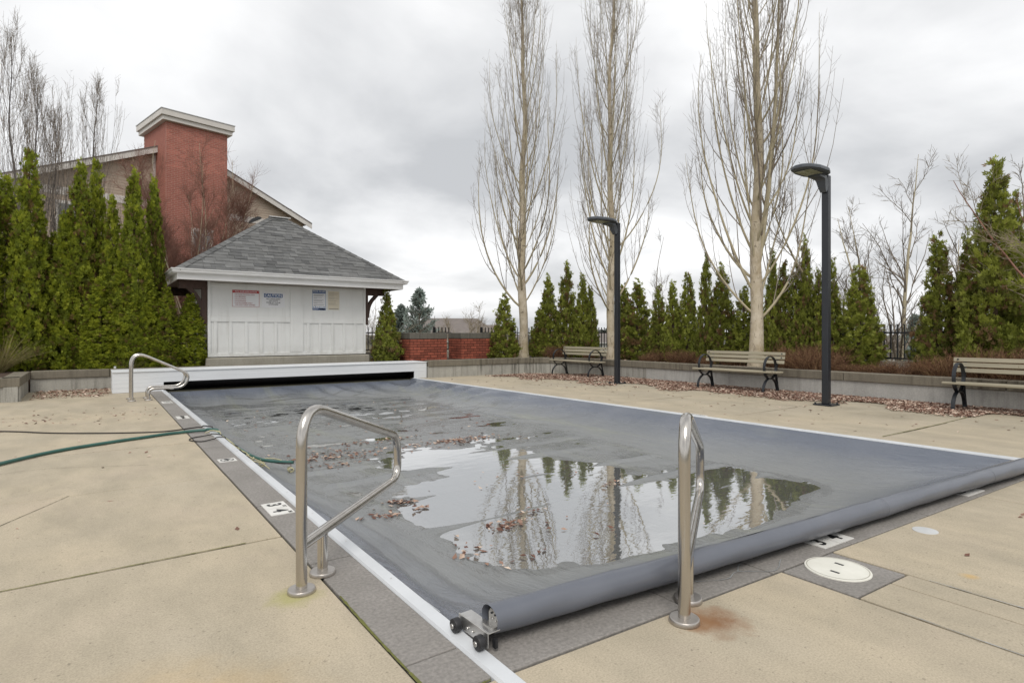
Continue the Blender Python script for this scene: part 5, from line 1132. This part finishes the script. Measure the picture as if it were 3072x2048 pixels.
def rake(x): return (9.35 - 0.44*max(0.6-x, 0.0) - 0.0) if x < 0.6 else 9.35-0.445*(x-0.9) if x > 0.9 else 9.35
xl0, xr1 = -7.5, 7.1
zl = lambda x: 9.02+0.436*(x-0.03); zr_ = lambda x: 8.55-0.446*(x-2.96)
wallb = MB(); wallb.prism([(xl0, 0), (0.02, 0), (0.02, zl(0.02)-Z0-0.05), (xl0, zl(xl0)-Z0-0.05)], -0.2, 0.0, Matrix(((1,0,0,0),(0,0,-1,GY+0.02),(0,1,0,0),(0,0,0,1))))
wallb.prism([(2.43, 0), (xr1-0.35, 0), (xr1-0.35, zr_(xr1-0.35)-Z0-0.05), (2.43, zr_(2.43)-Z0-0.05)], -0.2, 0.0, Matrix(((1,0,0,0),(0,0,-1,GY+0.02),(0,1,0,0),(0,0,0,1))))
gw = wallb.build('gable_wall', M['siding'], th)
zz = 5.2
while zz < 9.0:                 # lap boards, cut along the rake
    z1 = zz+0.114
    xa = max(xl0, 0.03+(z1-9.02+0.02)/0.436)
    if xa < -0.05: MB().add([(xa,GY+0.004,zz-Z0),(-0.002,GY+0.004,zz-Z0),(-0.002,GY+0.016,z1-Z0),(xa,GY+0.016,z1-Z0),(xa,GY+0.03,zz-Z0),(-0.002,GY+0.03,zz-Z0),(-0.002,GY+0.03,z1-Z0),(xa,GY+0.03,z1-Z0)],[(0,1,2,3),(4,7,6,5),(0,4,5,1),(0,3,7,4),(1,5,6,2)]).build('siding_board', M['siding'], gw)
    xb = min(xr1-0.34, 2.96+(8.55-z1-0.02)/0.446)
    if xb > 2.5: MB().add([(2.452,GY+0.004,zz-Z0),(xb,GY+0.004,zz-Z0),(xb,GY+0.016,z1-Z0),(2.452,GY+0.016,z1-Z0),(2.452,GY+0.03,zz-Z0),(xb,GY+0.03,zz-Z0),(xb,GY+0.03,z1-Z0),(2.452,GY+0.03,z1-Z0)],[(0,1,2,3),(4,7,6,5),(0,4,5,1),(0,3,7,4),(1,5,6,2)]).build('siding_board', M['siding'], gw)
    zz += 0.115
def rakeboard(x0, x1, fz):
    b = MB(); mm = Matrix(((1,0,0,0),(0,0,-1,GY-0.28),(0,1,0,0),(0,0,0,1)))
    b.prism([(x0, fz(x0)-Z0-0.24), (x1, fz(x1)-Z0-0.24), (x1, fz(x1)-Z0), (x0, fz(x0)-Z0)], -0.03, 0.0, mm); b.build('rake_board', M['trim'], th)
    r = MB(); r.prism([(x0, fz(x0)-Z0+0.002), (x1, fz(x1)-Z0+0.002), (x1, fz(x1)-Z0+0.05), (x0, fz(x0)-Z0+0.05)], -9.0, 0.02, Matrix(((1,0,0,0),(0,0,-1,GY-0.28),(0,1,0,0),(0,0,0,1)))); r.build('roof', M['farroof'], th)
    s = MB(); s.prism([(x0, fz(x0)-Z0-0.06), (x1, fz(x1)-Z0-0.06), (x1, fz(x1)-Z0-0.03), (x0, fz(x0)-Z0-0.03)], -0.27, -0.032, mm); s.build('rake_soffit', M['trim'], th)
rakeboard(xl0-0.4, -0.01, lambda x: zl(x)+0.10); rakeboard(2.46, xr1, lambda x: zr_(x)+0.10)
bx('corner_trim', M['trim'], th, -0.13, -0.004, GY-0.01, GY+0.03, 7.5, zl(-0.2)-Z0-0.1)
bx('band_board', M['trim'], th, xl0, -0.14, GY-0.02, GY+0.03, 6.68-Z0-0.14, 6.68-Z0+0.16); bx('band_board', M['trim'], th, 2.46, 5.6, GY-0.02, GY+0.03, 6.64-Z0-0.16, 6.64-Z0+0.12)
def window(x0, x1, z0, z1, y):
    fr = bx('window', M['trim'], th, x0-0.09, x1+0.09, y-0.05, y+0.02, z0-0.12-Z0, z1+0.12-Z0); bx('pane', M['glass'], fr, x0, (x0+x1)/2-0.02, y-0.055, y-0.049, z0-Z0, z1-Z0); bx('pane', M['glass'], fr, (x0+x1)/2+0.02, x1, y-0.055, y-0.049, z0-Z0, z1-Z0)
window(1.05, 1.75, 4.6, 5.55, -0.006); window(-3.35, -2.35, 4.6, 6.2, GY+0.002); window(4.4, 5.3, 5.2, 6.3, GY+0.002)
b = MB(); b.box(5.2, 6.5, 2.2, 3.6, 7.35-Z0, 7.62-Z0); b.build('dormer_eave', M['trim'], th); b = MB(); b.prism([(5.0,0.0),(6.6,0.0),(5.1,0.42)], -1.6, 0.0, Matrix(((1,0,0,0),(0,0,-1,2.1),(0,1,0,7.62-Z0),(0,0,0,1)))); b.build('dormer_roof', M['farroof'], th)
MB().cyl((-0.55, GY+1.0, zl(-0.5)-Z0+0.1), (0,0,1), 0.13, 0.14, 12, 0.08).build('roof_vent', M['vent'], th)
bx('house_body', M['siding'], th, xl0, xr1-0.4, GY+0.25, GY+8.5, 0.0, 5.5-Z0)

# ------------------------------------------------------------------ far houses and tree line
def far_house(px, d, w, dep, ridge, eave, ang, label, hipcut=0.3):
    x, y = wpos(px, d); t = thing('distant_house', label, 'house', (x, y, -2.6), -YAW+ang, 'roofs beyond the fence'); e = eave+2.6; r = ridge+2.6
    bx('wall', M['farwall'], t, -w/2, w/2, -dep/2, dep/2, 0.0, e); q = w/2+0.4; k = dep/2+0.4; h_ = w*hipcut
    MB().add([(-q,-k,e-0.1),(q,-k,e-0.1),(q,k,e-0.1),(-q,k,e-0.1),(-q+h_,0,r),(q-h_,0,r)], [(0,1,5,4),(1,2,5),(2,3,4,5),(3,0,4),(3,2,1,0)]).build('roof', M['farroof'], t)
    bx('fascia', M['farwall'], t, -q-0.02, q+0.02, -k-0.05, -k-0.005, e-0.32, e-0.08)
    for xx in np.arange(-w/2+1.2, w/2-1, 2.6): bx('window', M['glass'], t, xx, xx+1.1, -dep/2-0.03, -dep/2+0.02, e-1.8, e-0.6)
far_house(1352, 62, 8.5, 9, 2.75, 0.6, 0.35, 'brown hipped roof showing over the first brick pier', 0.2)
far_house(1425, 74, 11, 9, 2.2, 0.4, -0.25, 'lower brown roof beyond the small pale bare tree', 0.25)
far_house(2000, 95, 14, 9, 1.7, -0.5, 0.15, 'far roof hidden behind the loose cedar row', 0.25); far_house(1780, 120, 16, 9, 1.2, -0.6, 0.3, 'far pale house seen through the fence pickets', 0.3); far_house(2715, 60, 10, 8, 0.6, -0.4, -0.4, 'pale house low behind the fence gap', 0.3)
g = np.random.default_rng(44); n = 9000; a = g.uniform(-0.9, 1.9, n); d = g.uniform(170, 260, n); hh = 3.2+1.8*np.sin(a*9)+1.2*np.sin(a*23+1); zz = -2.6+np.maximum(hh, 1.2)*g.random(n)**0.8
C = np.column_stack([np.sin(a)*d, np.cos(a)*d, zz]); s = g.uniform(0.5, 1.3, n)[:, None]; e1 = nrm(g.normal(0, 1, (n, 3))); e2 = nrm(np.cross(e1, g.normal(0, 1, (n, 3))))
V = np.stack([C-e1*s, C+e2*s, C+e1*s, C-e2*s], 1).reshape(-1, 3)
M['fartree'] = leaf_material('far hazy foliage', [(0.2, (0.10, 0.115, 0.10)), (0.7, (0.17, 0.17, 0.15))], 0.9, 0.1, False)
tag(meshobj('distant_trees', np_mesh('distant_trees', V, np.arange(n*4).reshape(-1, 4), M['fartree'], False, np.repeat(g.random(n), 4))), 'far line of trees along the horizon', 'trees', kind='stuff')
